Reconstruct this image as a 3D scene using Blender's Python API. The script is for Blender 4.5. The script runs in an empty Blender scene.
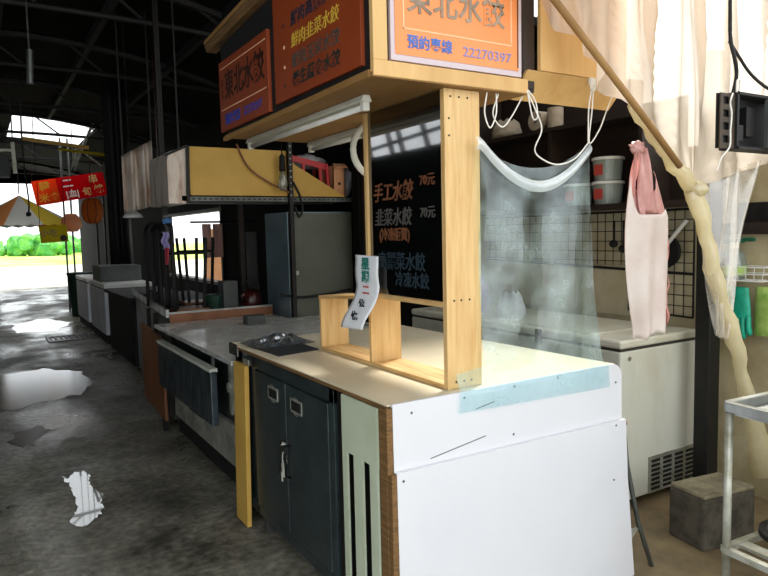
import bpy, bmesh, math, random
from math import sin, cos, pi, radians, atan2, sqrt
from mathutils import Vector, Matrix, Euler, noise
random.seed(7)
SC = bpy.context.scene
COL = SC.collection

# ---------------------------------------------------------------- camera
F = 658.67; YAW = .5476; PIT = -.08492; ROL = -.02234
f = Vector((sin(YAW)*cos(PIT), cos(YAW)*cos(PIT), sin(PIT)))
r = Vector((cos(YAW), -sin(YAW), 0)); u = r.cross(f)
r2 = r*cos(ROL) + u*sin(ROL); u2 = -r*sin(ROL) + u*cos(ROL)
cd = bpy.data.cameras.new('camera'); cam = bpy.data.objects.new('camera', cd); COL.objects.link(cam)
M4 = Matrix((r2, u2, -f)).transposed().to_4x4(); M4.translation = (0, 0, 1.413)
cam.matrix_world = M4
cd.sensor_width = 36; cd.sensor_fit = 'HORIZONTAL'; cd.lens = 36*F/768; cd.clip_start = .02; cd.clip_end = 500
SC.camera = cam
# ---------------------------------------------------------------- sky, sun, exposure
W = bpy.data.worlds.new('sky'); SC.world = W; W.use_nodes = True
bg = W.node_tree.nodes['Background']
bg.inputs[0].default_value = (.93, .97, 1, 1); bg.inputs[1].default_value = 1.35
sl = bpy.data.lights.new('sun', 'SUN'); so = bpy.data.objects.new('sun', sl); COL.objects.link(so)
sl.energy = 3.2; sl.angle = radians(14); sl.color = (1, .95, .86)
so.rotation_euler = Vector((.62, .35, .85)).to_track_quat('Z', 'Y').to_euler(); so.location = (6, 4, 9)
SC.view_settings.view_transform = 'Standard'; SC.view_settings.look = 'None'
SC.view_settings.gamma = 1; SC.view_settings.use_curve_mapping = False
SC.view_settings.exposure = .85

# ---------------------------------------------------------------- materials
def lin(h):
    h = h.lstrip('#'); o = []
    for i in (0, 2, 4):
        c = int(h[i:i+2], 16)/255
        o.append(c/12.92 if c <= .04045 else ((c+.055)/1.055)**2.4)
    return (*o, 1)
MATS = {}
def mat(name, c1, c2=None, rough=.6, metal=0, scale=8, stretch=(1, 1, 1), lo=.4, hi=.65, bump=0, spec=.5, trans=0, detail=5, rough2=None):
    """principled, two colours mixed by a noise in the object's own space"""
    m = bpy.data.materials.new(name); m.use_nodes = True; MATS[name] = m
    nt = m.node_tree; n = nt.nodes; L = nt.links; p = n['Principled BSDF']
    p.inputs['Base Color'].default_value = lin(c1); p.inputs['Roughness'].default_value = rough
    p.inputs['Metallic'].default_value = metal; p.inputs['Specular IOR Level'].default_value = spec
    if c2 or bump:
        tc = n.new('ShaderNodeTexCoord'); mp = n.new('ShaderNodeMapping'); mp.inputs['Scale'].default_value = stretch
        L.new(tc.outputs['Object'], mp.inputs[0])
        nz = n.new('ShaderNodeTexNoise'); nz.inputs['Scale'].default_value = scale; nz.inputs['Detail'].default_value = detail
        nz.inputs['Roughness'].default_value = .62
        L.new(mp.outputs[0], nz.inputs[0])
        rp = n.new('ShaderNodeValToRGB'); rp.color_ramp.elements[0].position = lo; rp.color_ramp.elements[1].position = hi
        rp.color_ramp.elements[0].color = lin(c1); rp.color_ramp.elements[1].color = lin(c2 or c1)
        L.new(nz.outputs[0], rp.inputs[0]); L.new(rp.outputs[0], p.inputs['Base Color'])
        if bump:
            b = n.new('ShaderNodeBump'); b.inputs['Strength'].default_value = bump; b.inputs['Distance'].default_value = .02
            L.new(nz.outputs[0], b.inputs['Height']); L.new(b.outputs[0], p.inputs['Normal'])
        if rough2 is not None:
            mr = n.new('ShaderNodeMapRange'); mr.inputs[1].default_value = lo; mr.inputs[2].default_value = hi
            mr.inputs[3].default_value = rough; mr.inputs[4].default_value = rough2
            L.new(nz.outputs[0], mr.inputs[0]); L.new(mr.outputs[0], p.inputs['Roughness'])
    return m
def film(name, col, clear, gloss=.08, diff=.3, transl=.3, rough=.15, nscale=9, lo=.45, hi=.75, amount=.6, gcol=(1, 1, 1, 1)):
    """clear or milky plastic sheet: see-through mixed with a cloudy diffusing surface, streaked by a noise"""
    m = bpy.data.materials.new(name); m.use_nodes = True; MATS[name] = m
    nt = m.node_tree; n = nt.nodes; L = nt.links
    for x in list(n): n.remove(x)
    out = n.new('ShaderNodeOutputMaterial')
    tr = n.new('ShaderNodeBsdfTransparent'); tr.inputs[0].default_value = lin(clear)
    di = n.new('ShaderNodeBsdfDiffuse'); di.inputs[0].default_value = lin(col)
    tl = n.new('ShaderNodeBsdfTranslucent'); tl.inputs[0].default_value = lin(col)
    gl = n.new('ShaderNodeBsdfGlossy'); gl.inputs[0].default_value = gcol; gl.inputs[1].default_value = rough
    a = n.new('ShaderNodeMixShader'); a.inputs[0].default_value = transl/(transl+diff)
    L.new(di.outputs[0], a.inputs[1]); L.new(tl.outputs[0], a.inputs[2])
    tc = n.new('ShaderNodeTexCoord'); nz = n.new('ShaderNodeTexNoise'); nz.inputs['Scale'].default_value = nscale; nz.inputs['Detail'].default_value = 7
    nz.inputs['Roughness'].default_value = .65
    L.new(tc.outputs['Object'], nz.inputs[0])
    mr = n.new('ShaderNodeMapRange'); mr.inputs[1].default_value = lo; mr.inputs[2].default_value = hi
    mr.inputs[3].default_value = diff+transl; mr.inputs[4].default_value = min(1, (diff+transl)+amount); L.new(nz.outputs[0], mr.inputs[0])
    b = n.new('ShaderNodeMixShader'); L.new(mr.outputs[0], b.inputs[0]); L.new(tr.outputs[0], b.inputs[1]); L.new(a.outputs[0], b.inputs[2])
    c = n.new('ShaderNodeMixShader'); c.inputs[0].default_value = gloss; L.new(b.outputs[0], c.inputs[1]); L.new(gl.outputs[0], c.inputs[2])
    L.new(c.outputs[0], out.inputs[0])
    return m

mat('plywood', '#d9b173', '#c4975a', .55, scale=6, stretch=(1, 1, .12), bump=.05)
mat('pine', '#d8b47a', '#c89d60', .5, scale=7, stretch=(6, 6, .5), bump=.04)
mat('pine_flat', '#d9b57a', '#bd9158', .55, scale=7, stretch=(6, .6, 6), bump=.04)
mat('ply_edge', '#7d5b33', '#58401f', .8, scale=30, stretch=(1, .2, 4))
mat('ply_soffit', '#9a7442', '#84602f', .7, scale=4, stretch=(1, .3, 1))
mat('yellow_board', '#d3a952', '#c79c45', .6, scale=3, bump=.03)
mat('cream_top', '#d6cbb0', '#cabd9e', .42, scale=3, lo=.35, hi=.8)
mat('white_board', '#d5d5d8', '#cdcdd2', .42, scale=2, lo=.4, hi=.9)
mat('green_board', '#c6cfb6', '#b8c2a6', .5, scale=3)
mat('dark_steel', '#3a4546', '#2c3637', .33, .3, scale=12, bump=.02)
mat('dark_metal', '#191b1b', '#26221e', .5, .4, scale=20)
mat('rust_brown', '#4a3c2c', '#33291e', .6, .2, scale=14)
mat('black', '#0b0b0b', '#151413', .7, scale=10)
mat('black_gloss', '#060707', '#0b0d0e', .06, scale=4, spec=1)
_p = MATS['black_gloss'].node_tree.nodes['Principled BSDF']; _p.inputs['Coat Weight'].default_value = 1; _p.inputs['Coat Roughness'].default_value = .03; _p.inputs['Coat IOR'].default_value = 1.8
mat('black_mat', '#1d2228', '#2b3138', .55, scale=40, bump=.15)
mat('chrome', '#d4d6d6', None, .22, 1)
mat('stainless', '#a9aba8', '#8d8f8c', .3, .9, scale=5, stretch=(1, 1, .2), rough2=.45)
mat('steel_top', '#e2e2dc', '#c4c3bd', .24, .3, scale=4, rough2=.36)
mat('flap_streak_shine', '#66737a', '#333c40', .3, .7, scale=5, stretch=(1, 4, 1), rough2=.4)  # noise streaks put the steel's streaky reflections into the colour
mat('dull_metal', '#6f7370', '#585a56', .45, .7, scale=7)
mat('front_steel', '#b3b2a6', '#85837a', .4, .3, scale=6, rough2=.55)
mat('galv', '#b7b7ac', '#93927f', .45, .6, scale=14)
mat('sign_orange_shade', '#94401b', '#873717', .42, scale=3)  # the sign orange, darkened for the shaded canopy side
mat('sign_orange_lit', '#f08a48', '#ec9250', .4, scale=2, lo=.3, hi=.8)  # the sign orange, lightened for the front that faces the daylight
mat('sign_frame', '#c9b9bd', None, .4)
mat('sign_line', '#f2c79a', None, .5)
mat('ink_brown', '#2a130a', None, .6)
mat('ink_grey', '#4d4740', None, .6)
mat('ink_tan', '#a8917a', '#6d6050', .6, scale=6)
mat('ink_blue', '#2a3f9c', None, .6)
mat('ink_blue_bright', '#3f6fc0', None, .5)
mat('ink_blue_pale', '#8f86b5', None, .5)
mat('ink_yellow', '#d2b13c', None, .6)
mat('ink_dark_blue', '#232636', None, .6)
mat('ink_dark_green', '#1e2a28', None, .6)
mat('ink_green', '#1c7c70', None, .6)
mat('ink_red', '#c05a50', None, .6)
mat('ink_black', '#20252a', None, .6)
mat('chalk_orange', '#7d4824', '#4f2e18', .8, scale=60)
mat('chalk_grey', '#4a4642', None, .8)
mat('chalk_blue', '#152a36', None, .8)
mat('paper', '#eceef0', '#e2e5e8', .8, scale=5)
mat('lamp_white', '#d8d8cc', '#c8c8ba', .35, scale=8)
mat('white_plastic', '#e4e4e0', '#d6d4cc', .4, scale=5)
mat('cord_white', '#e6e2d8', None, .6)
mat('cream_enamel', '#d9d6c6', '#c9c4ae', .3, scale=3, bump=.01)
mat('cream_enamel_front', '#d4d4c6', '#bdb79e', .3, scale=3, stretch=(1, 1, .4), lo=.45, hi=.8)
mat('seal', '#3a3630', None, .6)
mat('dirty_wall', '#b8ab88', '#94855f', .75, scale=3, bump=.03)
mat('tile_wall', '#cfc6aa', '#bcb08e', .4, scale=4)
mat('dark_wood', '#2a1c13', '#1d130d', .6, scale=5, stretch=(1, .3, 4))
mat('brown_panel', '#8d5a3a', '#6f4428', .5, scale=5, stretch=(1, 1, .3))
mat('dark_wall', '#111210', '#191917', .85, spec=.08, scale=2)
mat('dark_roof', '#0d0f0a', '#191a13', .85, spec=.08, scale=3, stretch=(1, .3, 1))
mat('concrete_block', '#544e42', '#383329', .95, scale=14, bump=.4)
mat('block_lit_top', '#8d8368', '#6c644e', .95, scale=14, bump=.4)  # lighter copy of the block concrete: light on its top, in colour
mat('rusty_sheet', '#d6cabc', '#93694f', .5, .3, scale=4, stretch=(3, 3, .6), lo=.48, hi=.72)
mat('red_plastic', '#c01d1f', None, .4)
mat('red_dark', '#4a1210', '#2c0d0c', .3, scale=8)
mat('cardboard', '#dba074', '#cb9060', .85, scale=5)
mat('poly_bag', '#c4c2c4', '#a7a5aa', .3, scale=15, bump=.2)
mat('pink_film', '#b07a72', '#c4958c', .4, scale=9)
mat('bag_white', '#c9bcb2', '#bba89e', .5, scale=5)
mat('pink_bag', '#c79a94', '#d9c6c0', .5, scale=9)
mat('purple_bag', '#7d6a92', '#9c8fae', .45, scale=9, bump=.2)
mat('green_rubber', '#1aa988', '#129273', .45, scale=20, bump=.05)
mat('green_plastic', '#14553c', None, .4)
mat('lime_pouch', '#a9c46a', '#7fa448', .45, scale=14)
mat('dark_green', '#0f2f22', '#163c2c', .5, scale=6)
mat('banner_red', '#d3202a', '#dc3a22', .6, scale=2)
mat('banner_orange', '#e8602a', '#e2501f', .6, scale=3)
mat('banner_yellow', '#f4b92c', None, .6)
mat('banner_white', '#f6eee6', None, .6)
mat('banner_tan', '#e0b070', None, .6)
mat('yellow_sign', '#cdbf3c', '#c2b22e', .6, scale=3)
mat('lantern_orange', '#c06a32', '#d98a4c', .6, scale=5)
mat('lantern_peach', '#e6ad8a', None, .6)
mat('lantern_rib', '#7a3a1a', None, .6)
mat('awning_orange', '#ee9a5a', None, .7); mat('awning_yellow', '#efcf4a', None, .7); mat('awning_white', '#f2efe6', None, .7)
mat('lilac_cloth', '#a79fd0', '#8a82b6', .8, scale=8); mat('crimson_cloth', '#b33a4a', None, .8)
mat('blue_cloth', '#5f8fd0', None, .8)
mat('white_paint', '#f6f6f4', '#e9e9e6', .35, scale=12)
mat('pale_box', '#e4e8ec', '#d4d9de', .5, scale=4)
mat('grey_box', '#4a4d4a', '#3a3c3a', .6, scale=5)
mat('greenish_cabinet', '#62655a', '#575a4e', .42, .3, scale=3)
mat('cabinet_side', '#7d929b', '#68797f', .38, .4, scale=3)
mat('lawn', '#a8cf4c', '#cfe07a', .9, scale=.35)
mat('leaf', '#4c9a4e', '#7fbf5a', .8, scale=1.5)
mat('pale_ground', '#d6d2c8', '#cbc7bc', .9, scale=.6)
mat('clear_bottle', '#9aa5a0', '#88938d', .15)
mat('roll_beige', '#a89a86', '#8d7f6b', .9, scale=9)
mat('label_red', '#b8433a', None, .6)
film('sheet_clear', '#cfe9ee', '#e6f6f8', gloss=.05, diff=.03, transl=.04, rough=.1, nscale=7, lo=.4, hi=.74, amount=.36)
film('fold_highlight', '#f4fafc', '#eaf6f8', gloss=.15, diff=.34, transl=.16, rough=.2, nscale=5, amount=.3)  # the fold's white highlight is put into a whiter, denser film
film('tarp', '#eddfcc', '#fff0dc', gloss=.05, diff=.14, transl=.62, rough=.25, nscale=3.5, lo=.4, hi=.75, amount=.2)
film('tarp_clear', '#f2ece0', '#fbf8f2', gloss=.13, diff=.07, transl=.16, rough=.18, nscale=4, lo=.45, hi=.75, amount=.25)
film('tarp_roll', '#e6dcb8', '#f2ead0', gloss=.08, diff=.45, transl=.35, rough=.3, nscale=6, amount=.2)
film('wrap', '#8f969c', '#c8ced2', gloss=.2, diff=.15, transl=.1, rough=.15, nscale=20, amount=.4)
film('bottle_film', '#cfd8d6', '#dfe8e4', gloss=.12, diff=.15, transl=.15, rough=.1, nscale=9, amount=.2)

def cloth(name, c, tl=.72):
    m = bpy.data.materials.new(name); m.use_nodes = True; MATS[name] = m
    nt = m.node_tree; n = nt.nodes; L = nt.links; n.remove(n['Principled BSDF']); out = n['Material Output']
    a = n.new('ShaderNodeBsdfDiffuse'); b = n.new('ShaderNodeBsdfTranslucent'); x = n.new('ShaderNodeMixShader'); x.inputs[0].default_value = tl
    a.inputs[0].default_value = lin(c); b.inputs[0].default_value = lin(c)
    L.new(a.outputs[0], x.inputs[1]); L.new(b.outputs[0], x.inputs[2]); L.new(x.outputs[0], out.inputs[0])
for nm, c in (('banner_red', '#e02430'), ('banner_orange', '#f06a34'), ('lantern_orange', '#d98a4a'), ('lantern_peach', '#f0bd9a'), ('awning_orange', '#f4a060'), ('awning_yellow', '#f2d250'), ('awning_white', '#f6f4ee'), ('yellow_sign', '#d8c83e'), ('pink_bag', '#eec2ba')): cloth(nm, c)
# wet concrete floor: dark, stained, damp patches with low roughness
def floor_mat():
    m = bpy.data.materials.new('wet_concrete'); m.use_nodes = True; MATS['wet_concrete'] = m
    nt = m.node_tree; n = nt.nodes; L = nt.links; p = n['Principled BSDF']
    tc = n.new('ShaderNodeTexCoord')
    a = n.new('ShaderNodeTexNoise'); a.inputs['Scale'].default_value = 2.1; a.inputs['Detail'].default_value = 9; a.inputs['Roughness'].default_value = .68
    mp = n.new('ShaderNodeMapping'); mp.inputs['Scale'].default_value = (.8, .45, 1); L.new(tc.outputs['Object'], mp.inputs[0])
    b = n.new('ShaderNodeTexNoise'); b.inputs['Scale'].default_value = 1.1; b.inputs['Detail'].default_value = 7; b.inputs['Roughness'].default_value = .6
    c = n.new('ShaderNodeTexNoise'); c.inputs['Scale'].default_value = 24; c.inputs['Detail'].default_value = 4
    L.new(tc.outputs['Object'], a.inputs[0]); L.new(mp.outputs[0], b.inputs[0]); L.new(tc.outputs['Object'], c.inputs[0])
    rp = n.new('ShaderNodeValToRGB'); e = rp.color_ramp.elements
    e[0].position = .34; e[0].color = lin('#4a483c'); e[1].position = .66; e[1].color = lin('#bab5a2')
    L.new(a.outputs[0], rp.inputs[0])
    mx = n.new('ShaderNodeMix'); mx.data_type = 'RGBA'; mx.blend_type = 'MULTIPLY'; mx.inputs[0].default_value = .8
    rc = n.new('ShaderNodeValToRGB'); rc.color_ramp.elements[0].position = .3; rc.color_ramp.elements[1].position = .7
    rc.color_ramp.elements[0].color = (.22, .22, .22, 1); rc.color_ramp.elements[1].color = (1, 1, 1, 1)
    L.new(c.outputs[0], rc.inputs[0]); L.new(rp.outputs[0], mx.inputs[6]); L.new(rc.outputs[0], mx.inputs[7])
    L.new(mx.outputs[2], p.inputs['Base Color'])
    mr = n.new('ShaderNodeMapRange'); mr.inputs[1].default_value = .42; mr.inputs[2].default_value = .58
    mr.inputs[3].default_value = .62; mr.inputs[4].default_value = .2; L.new(b.outputs[0], mr.inputs[0])
    L.new(mr.outputs[0], p.inputs['Roughness'])
    bm_ = n.new('ShaderNodeBump'); bm_.inputs['Strength'].default_value = .25; bm_.inputs['Distance'].default_value = .01
    L.new(c.outputs[0], bm_.inputs['Height']); L.new(bm_.outputs[0], p.inputs['Normal'])
floor_mat()
mat('sky_shine_puddle', '#a9a9a5', '#b5b5b0', .03, scale=3, spec=1)  # pale base colour adds to the sky reflected in the water
mat('puddle', '#6b6a63', '#4b4a44', .16, scale=3, spec=.9)
mat('damp_film', '#9b9a92', '#6f6d64', .2, scale=1.6, spec=.8, rough2=.5, lo=.4, hi=.6, bump=.02)

# ---------------------------------------------------------------- mesh helpers
class B:
    """collects shapes in world coordinates; done() links them as ONE mesh object"""
    def __init__(s): s.bm = bmesh.new()
    def box(s, x0, x1, y0, y1, z0, z1, rot=None, piv=None):
        vs = [s.bm.verts.new((x, y, z)) for z in (z0, z1) for y in (y0, y1) for x in (x0, x1)]
        for q in ((0, 2, 3, 1), (4, 5, 7, 6), (0, 1, 5, 4), (2, 6, 7, 3), (0, 4, 6, 2), (1, 3, 7, 5)): s.bm.faces.new([vs[i] for i in q])
        if rot:
            c = Vector(piv) if piv else Vector(((x0+x1)/2, (y0+y1)/2, (z0+z1)/2))
            R = Euler(rot).to_matrix()
            for v in vs: v.co = c + R @ (v.co - c)
        return s
    def prism(s, pts, ax, a, b):
        """polygon in the two other axes (in x,y,z order), extruded along ax"""
        def P(p, t): return {'x': (t, p[0], p[1]), 'y': (p[0], t, p[1]), 'z': (p[0], p[1], t)}[ax]
        A = [s.bm.verts.new(P(p, a)) for p in pts]; C = [s.bm.verts.new(P(p, b)) for p in pts]
        s.bm.faces.new(A); s.bm.faces.new(C[::-1]); k = len(pts)
        for i in range(k): s.bm.faces.new((A[i], C[i], C[(i+1) % k], A[(i+1) % k]))
        return s
    def tube(s, pts, rad, seg=8, caps=True, wob=0):
        pts = [Vector(p) for p in pts]; rings = []; N = len(pts); up = Vector((.13, .21, 1)).normalized()
        for i, p in enumerate(pts):
            t = (pts[min(i+1, N-1)] - pts[max(i-1, 0)]).normalized()
            a = t.cross(up)
            if a.length < .05: a = t.cross(Vector((1, .2, 0)))
            a.normalize(); b = t.cross(a)
            rr = rad[i] if isinstance(rad, (list, tuple)) else rad
            ring = []
            for k in range(seg):
                an = 2*pi*k/seg
                q = rr*(1 + wob*noise.noise(p*7 + Vector((cos(an), sin(an), 0))*1.5))
                ring.append(s.bm.verts.new(p + a*cos(an)*q + b*sin(an)*q))
            rings.append(ring)
        for i in range(N-1):
            for k in range(seg): s.bm.faces.new((rings[i][k], rings[i][(k+1) % seg], rings[i+1][(k+1) % seg], rings[i+1][k]))
        if caps: s.bm.faces.new(rings[0][::-1]); s.bm.faces.new(rings[-1])
        return s
    def bar(s, a, b, w, h=None):
        """square bar from a to b"""
        a, b = Vector(a), Vector(b); h = h or w; t = (b-a).normalized(); up = Vector((0, 0, 1)) if abs(t.z) < .95 else Vector((0, 1, 0))
        x = t.cross(up).normalized()*w/2; y = t.cross(x).normalized()*h/2
        A = [s.bm.verts.new(a + i*x + j*y) for i, j in ((-1, -1), (1, -1), (1, 1), (-1, 1))]
        C = [s.bm.verts.new(b + i*x + j*y) for i, j in ((-1, -1), (1, -1), (1, 1), (-1, 1))]
        s.bm.faces.new(A[::-1]); s.bm.faces.new(C)
        for i in range(4): s.bm.faces.new((A[i], A[(i+1) % 4], C[(i+1) % 4], C[i]))
        return s
    def lathe(s, prof, c, axis='z', seg=24, caps=True):
        c = Vector(c); R = []
        for (q, h) in prof:
            ring = []
            for k in range(seg):
                an = 2*pi*k/seg
                v = {'z': (q*cos(an), q*sin(an), h), 'x': (h, q*cos(an), q*sin(an)), 'y': (q*cos(an), h, q*sin(an))}[axis]
                ring.append(s.bm.verts.new(c + Vector(v)))
            R.append(ring)
        for i in range(len(R)-1):
            for k in range(seg): s.bm.faces.new((R[i][k], R[i][(k+1) % seg], R[i+1][(k+1) % seg], R[i+1][k]))
        if caps: s.bm.faces.new(R[0][::-1]); s.bm.faces.new(R[-1])
        return s
    def sheet(s, fn, nu, nv):
        V = [[s.bm.verts.new(fn(i/nu, j/nv)) for j in range(nv+1)] for i in range(nu+1)]
        for i in range(nu):
            for j in range(nv): s.bm.faces.new((V[i][j], V[i+1][j], V[i+1][j+1], V[i][j+1]))
        return s
    def blob(s, c, rad, sq=(1, 1, 1), amp=.15, fr=6, sub=3):
        c = Vector(c); t = bmesh.new(); bmesh.ops.create_icosphere(t, subdivisions=sub, radius=1)
        mp = {}
        for v in t.verts:
            d = 1 + amp*noise.noise(v.co*fr*.3 + c*7)
            mp[v] = s.bm.verts.new(c + Vector((v.co.x*sq[0], v.co.y*sq[1], v.co.z*sq[2]))*rad*d)
        for fc in t.faces: s.bm.faces.new([mp[v] for v in fc.verts])
        t.free(); return s
    def done(s, name, m, parent=None, bevel=0, smooth=False, solid=0, sub=0):
        bmesh.ops.recalc_face_normals(s.bm, faces=s.bm.faces[:])
        me = bpy.data.meshes.new(name); s.bm.to_mesh(me); s.bm.free()
        me.materials.append(MATS[m])
        if smooth:
            for p in me.polygons: p.use_smooth = True
        o = bpy.data.objects.new(name, me); COL.objects.link(o)
        if parent: adopt(o, parent)
        if solid:
            k = o.modifiers.new('solid', 'SOLIDIFY'); k.thickness = solid; k.offset = 0
        if bevel:
            k = o.modifiers.new('bevel', 'BEVEL'); k.width = bevel; k.segments = 2; k.limit_method = 'ANGLE'; k.angle_limit = radians(40)
        if sub:
            k = o.modifiers.new('sub', 'SUBSURF'); k.levels = sub; k.render_levels = sub
        return o
def world_loc(p):
    v = Vector((0, 0, 0))
    while p: v += p.location if not (p.type == 'MESH') else Vector((0, 0, 0)); p = p.parent if False else None
    return v
def adopt(o, parent):
    o.parent = parent
    if parent.type == 'EMPTY': o.matrix_parent_inverse = Matrix.Translation(-parent.location)
def tag(o, label, cat, group=None):
    o['label'] = label; o['category'] = cat
    if group: o['group'] = group
    return o
def thing(name, label, cat, loc, group=None):
    o = bpy.data.objects.new(name, None); COL.objects.link(o); o.location = loc; o.empty_display_size = .1
    return tag(o, label, cat, group)
def struct(o): o['kind'] = 'structure'; return o
def copy_tree(o, parent=None):
    c = o.copy(); COL.objects.link(c)
    if parent: c.parent = parent; c.matrix_parent_inverse = o.matrix_parent_inverse.copy()
    for ch in [x for x in o.children]: copy_tree(ch, c)
    return c
def text(body, m, parent, origin, face, size, sx=1, bold=0, align='CENTER', name='lettering', ext=.0008, rot=0, space=1, shear=0):
    """lettering as a mesh; face '-x' or '-y' is the side it is read from"""
    cu = bpy.data.curves.new('glyphs', 'FONT'); cu.body = body; cu.size = size; cu.align_x = align; cu.align_y = 'CENTER'
    cu.extrude = ext; cu.offset = bold; cu.space_character = space; cu.resolution_u = 3; cu.shear = shear
    t = bpy.data.objects.new('glyphs', cu); COL.objects.link(t)
    dg = bpy.context.evaluated_depsgraph_get(); me = bpy.data.meshes.new_from_object(t.evaluated_get(dg))
    bpy.data.objects.remove(t); bpy.data.curves.remove(cu)
    R = {'-x': Matrix(((0, 0, -1), (-1, 0, 0), (0, 1, 0))), '-y': Matrix(((1, 0, 0), (0, 0, -1), (0, 1, 0)))}[face]
    q = Matrix.Rotation(rot, 3, 'Z'); o0 = Vector(origin)
    for v in me.vertices: v.co = o0 + R @ (q @ Vector((v.co.x*sx, v.co.y, v.co.z)))
    me.name = name; me.materials.clear(); me.materials.append(MATS[m])
    o = bpy.data.objects.new(name, me); COL.objects.link(o); adopt(o, parent)
    return o

# ================================================================ SETTING
struct(B().box(-2.2, 3.4, -7, 22, -.1, 0).box(3.4, 9, -7, 22, -.1, 0).done('floor', 'wet_concrete'))
mat('brown_concrete', '#8d7a58', '#5d4f3a', .6, scale=5, detail=8, lo=.35, hi=.7)
struct(B().prism([(2.12, 1.2), (3.35, .9), (3.35, 4.4), (2.12, 4.4)], 'z', .0, .004).done('floor_2', 'brown_concrete'))
struct(B().box(-25, 60, 22, 40, -.12, -.01).done('ground', 'pale_ground'))
o = B().sheet(lambda a, b: (-40+130*a, 40+60*b, -.01 + .35*b + .25*noise.noise(Vector((a*40, b*25, 0)))), 60, 30).done('lawn', 'lawn'); o['kind'] = 'stuff'
tag(o, 'bright sunlit lawn beyond the pale ground at the aisle end', 'grass')
# roof: a barrel over the aisle, with one strip of it open to the sky
def rz(x): return 3.34 - .08*(x-.35)**2
HZ = 3.345  # where hangers meet the roof framing
def roof(b, x0, x1, y0, y1, n=10):
    for i in range(n):
        a = x0+(x1-x0)*i/n; c = x0+(x1-x0)*(i+1)/n
        b.prism([(a, rz(a)), (c, rz(c)), (c, rz(c)+.05), (a, rz(a)+.05)], 'y', y0, y1)
    return b
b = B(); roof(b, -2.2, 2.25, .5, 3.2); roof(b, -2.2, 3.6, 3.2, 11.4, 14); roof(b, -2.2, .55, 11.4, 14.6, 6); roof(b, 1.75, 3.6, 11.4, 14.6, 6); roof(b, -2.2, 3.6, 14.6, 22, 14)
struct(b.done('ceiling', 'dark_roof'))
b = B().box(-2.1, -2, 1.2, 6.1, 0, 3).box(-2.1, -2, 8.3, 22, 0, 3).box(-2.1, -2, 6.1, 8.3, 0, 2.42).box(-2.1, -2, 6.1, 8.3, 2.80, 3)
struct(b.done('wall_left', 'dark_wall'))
b = B()
for y in (6.55, 7.1, 7.35, 7.9): b.bar((-2.05, y, 2.42), (-2.05, y+.16, 2.80), .05)
b.bar((-2.05, 6.1, 2.62), (-2.05, 8.3, 2.52), .04)
struct(b.done('window_2', 'dark_metal'))
b = B().box(2.62, 2.72, 5.2, 8.2, 0, 3.05).box(2.62, 2.72, 11.2, 22, 0, 3.05).box(2.62, 2.72, 8.2, 11.2, 0, .8).box(2.62, 2.72, 8.2, 11.2, 1.74, 3.05)
struct(b.done('wall_far_right', 'dark_wall'))
struct(B().box(2.6, 2.74, 8.16, 8.22, .78, 1.78).box(2.6, 2.74, 11.18, 11.24, .78, 1.78).box(2.6, 2.74, 8.2, 11.2, .77, .81).box(2.6, 2.74, 8.2, 11.2, 1.73, 1.77).done('window_1', 'dark_metal'))
struct(B().box(2.5, 3.6, 4.45, 4.55, 0, 3).box(3.5, 3.6, 4.55, 5.2, 0, 3).box(2.62, 3.6, 5.15, 5.25, 0, 3).done('wall_back', 'dark_wall'))
struct(B().box(3.35, 3.45, .3, 2.62, 0, 1.84).box(3.35, 3.45, 2.62, 2.85, 0, 2.28).box(3.35, 3.45, 2.85, 3.15, 0, 2.45).box(3.35, 3.45, 3.15, 4.5, 0, 2.85).done('wall_right', 'dirty_wall'))
b = B()
for y in (3.6, 5.2, 7.0, 9.0, 11.3, 14.7, 18):
    pts = [(x, y, rz(x)-.05) for x in [-2+.35*i for i in range(16)]]
    b.tube(pts, .035, 6)
    b.tube([(p[0], p[1], 2.92 + (p[2]-2.92)*.25) for p in pts], .022, 6)
    for i in range(0, 15, 2): b.bar(pts[i], (pts[i+1][0], y, 2.92+(pts[i+1][2]-2.92)*.25), .02)
for x in (-.6, .25, 1.0, 1.75): b.box(x-.025, x+.025, 3.2, 11.3, rz(x)-.09, rz(x)-.01)
struct(b.done('trim_1', 'black'))
struct(B().box(.18, .36, 20.5, 20.7, 0, 3.3).box(-2, .2, 20.6, 20.7, 0, 3.3).done('wall_end', 'dark_wall'))
struct(B().box(-2, 2.62, 20.6, 20.75, 2.95, 3.3).done('trim_2', 'dark_wall'))
# raised kerb under the counters, with the drain gap in front
struct(B().prism([(1.26, 2.2), (1.6, 2.2), (1.6, 5.4), (1.2, 5.4), (1.22, 4)], 'z', 0, .045).done('trim_3', 'wet_concrete', bevel=.01))

# ---- floor marks
def splat(pts, z0, z1, n=4, jit=.012):
    out = []
    for i in range(len(pts)):
        a = Vector(pts[i]); c = Vector(pts[(i+1) % len(pts)])
        for k in range(n):
            p = a.lerp(c, k/n); out.append((p.x + random.uniform(-jit, jit), p.y + random.uniform(-jit*2, jit*2)))
    return B().prism(out, 'z', z0, z1)
pt = [(.33, 4.30), (.36, 4.22), (.40, 4.30), (.455, 4.33), (.475, 4.20), (.455, 4.10), (.455, 3.98), (.49, 3.88), (.475, 3.78), (.465, 3.68), (.455, 3.58), (.40, 3.50), (.355, 3.45), (.30, 3.53), (.325, 3.66), (.355, 3.75), (.365, 3.9), (.36, 4.05), (.345, 4.15)]
tag(splat(pt, .0005, .003).done('puddle', 'sky_shine_puddle'), 'small bright puddle shining white on the dark aisle floor near the yellow plank', 'puddle')
tag(splat([(.1, 5.2), (.22, 5.0), (.3, 5.3), (.42, 5.4), (.3, 5.55), (.12, 5.5)], .0005, .002, 4, .03).done('puddle', 'puddle'), 'small dull puddle on the aisle floor just past the shining white puddle', 'puddle')
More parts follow.
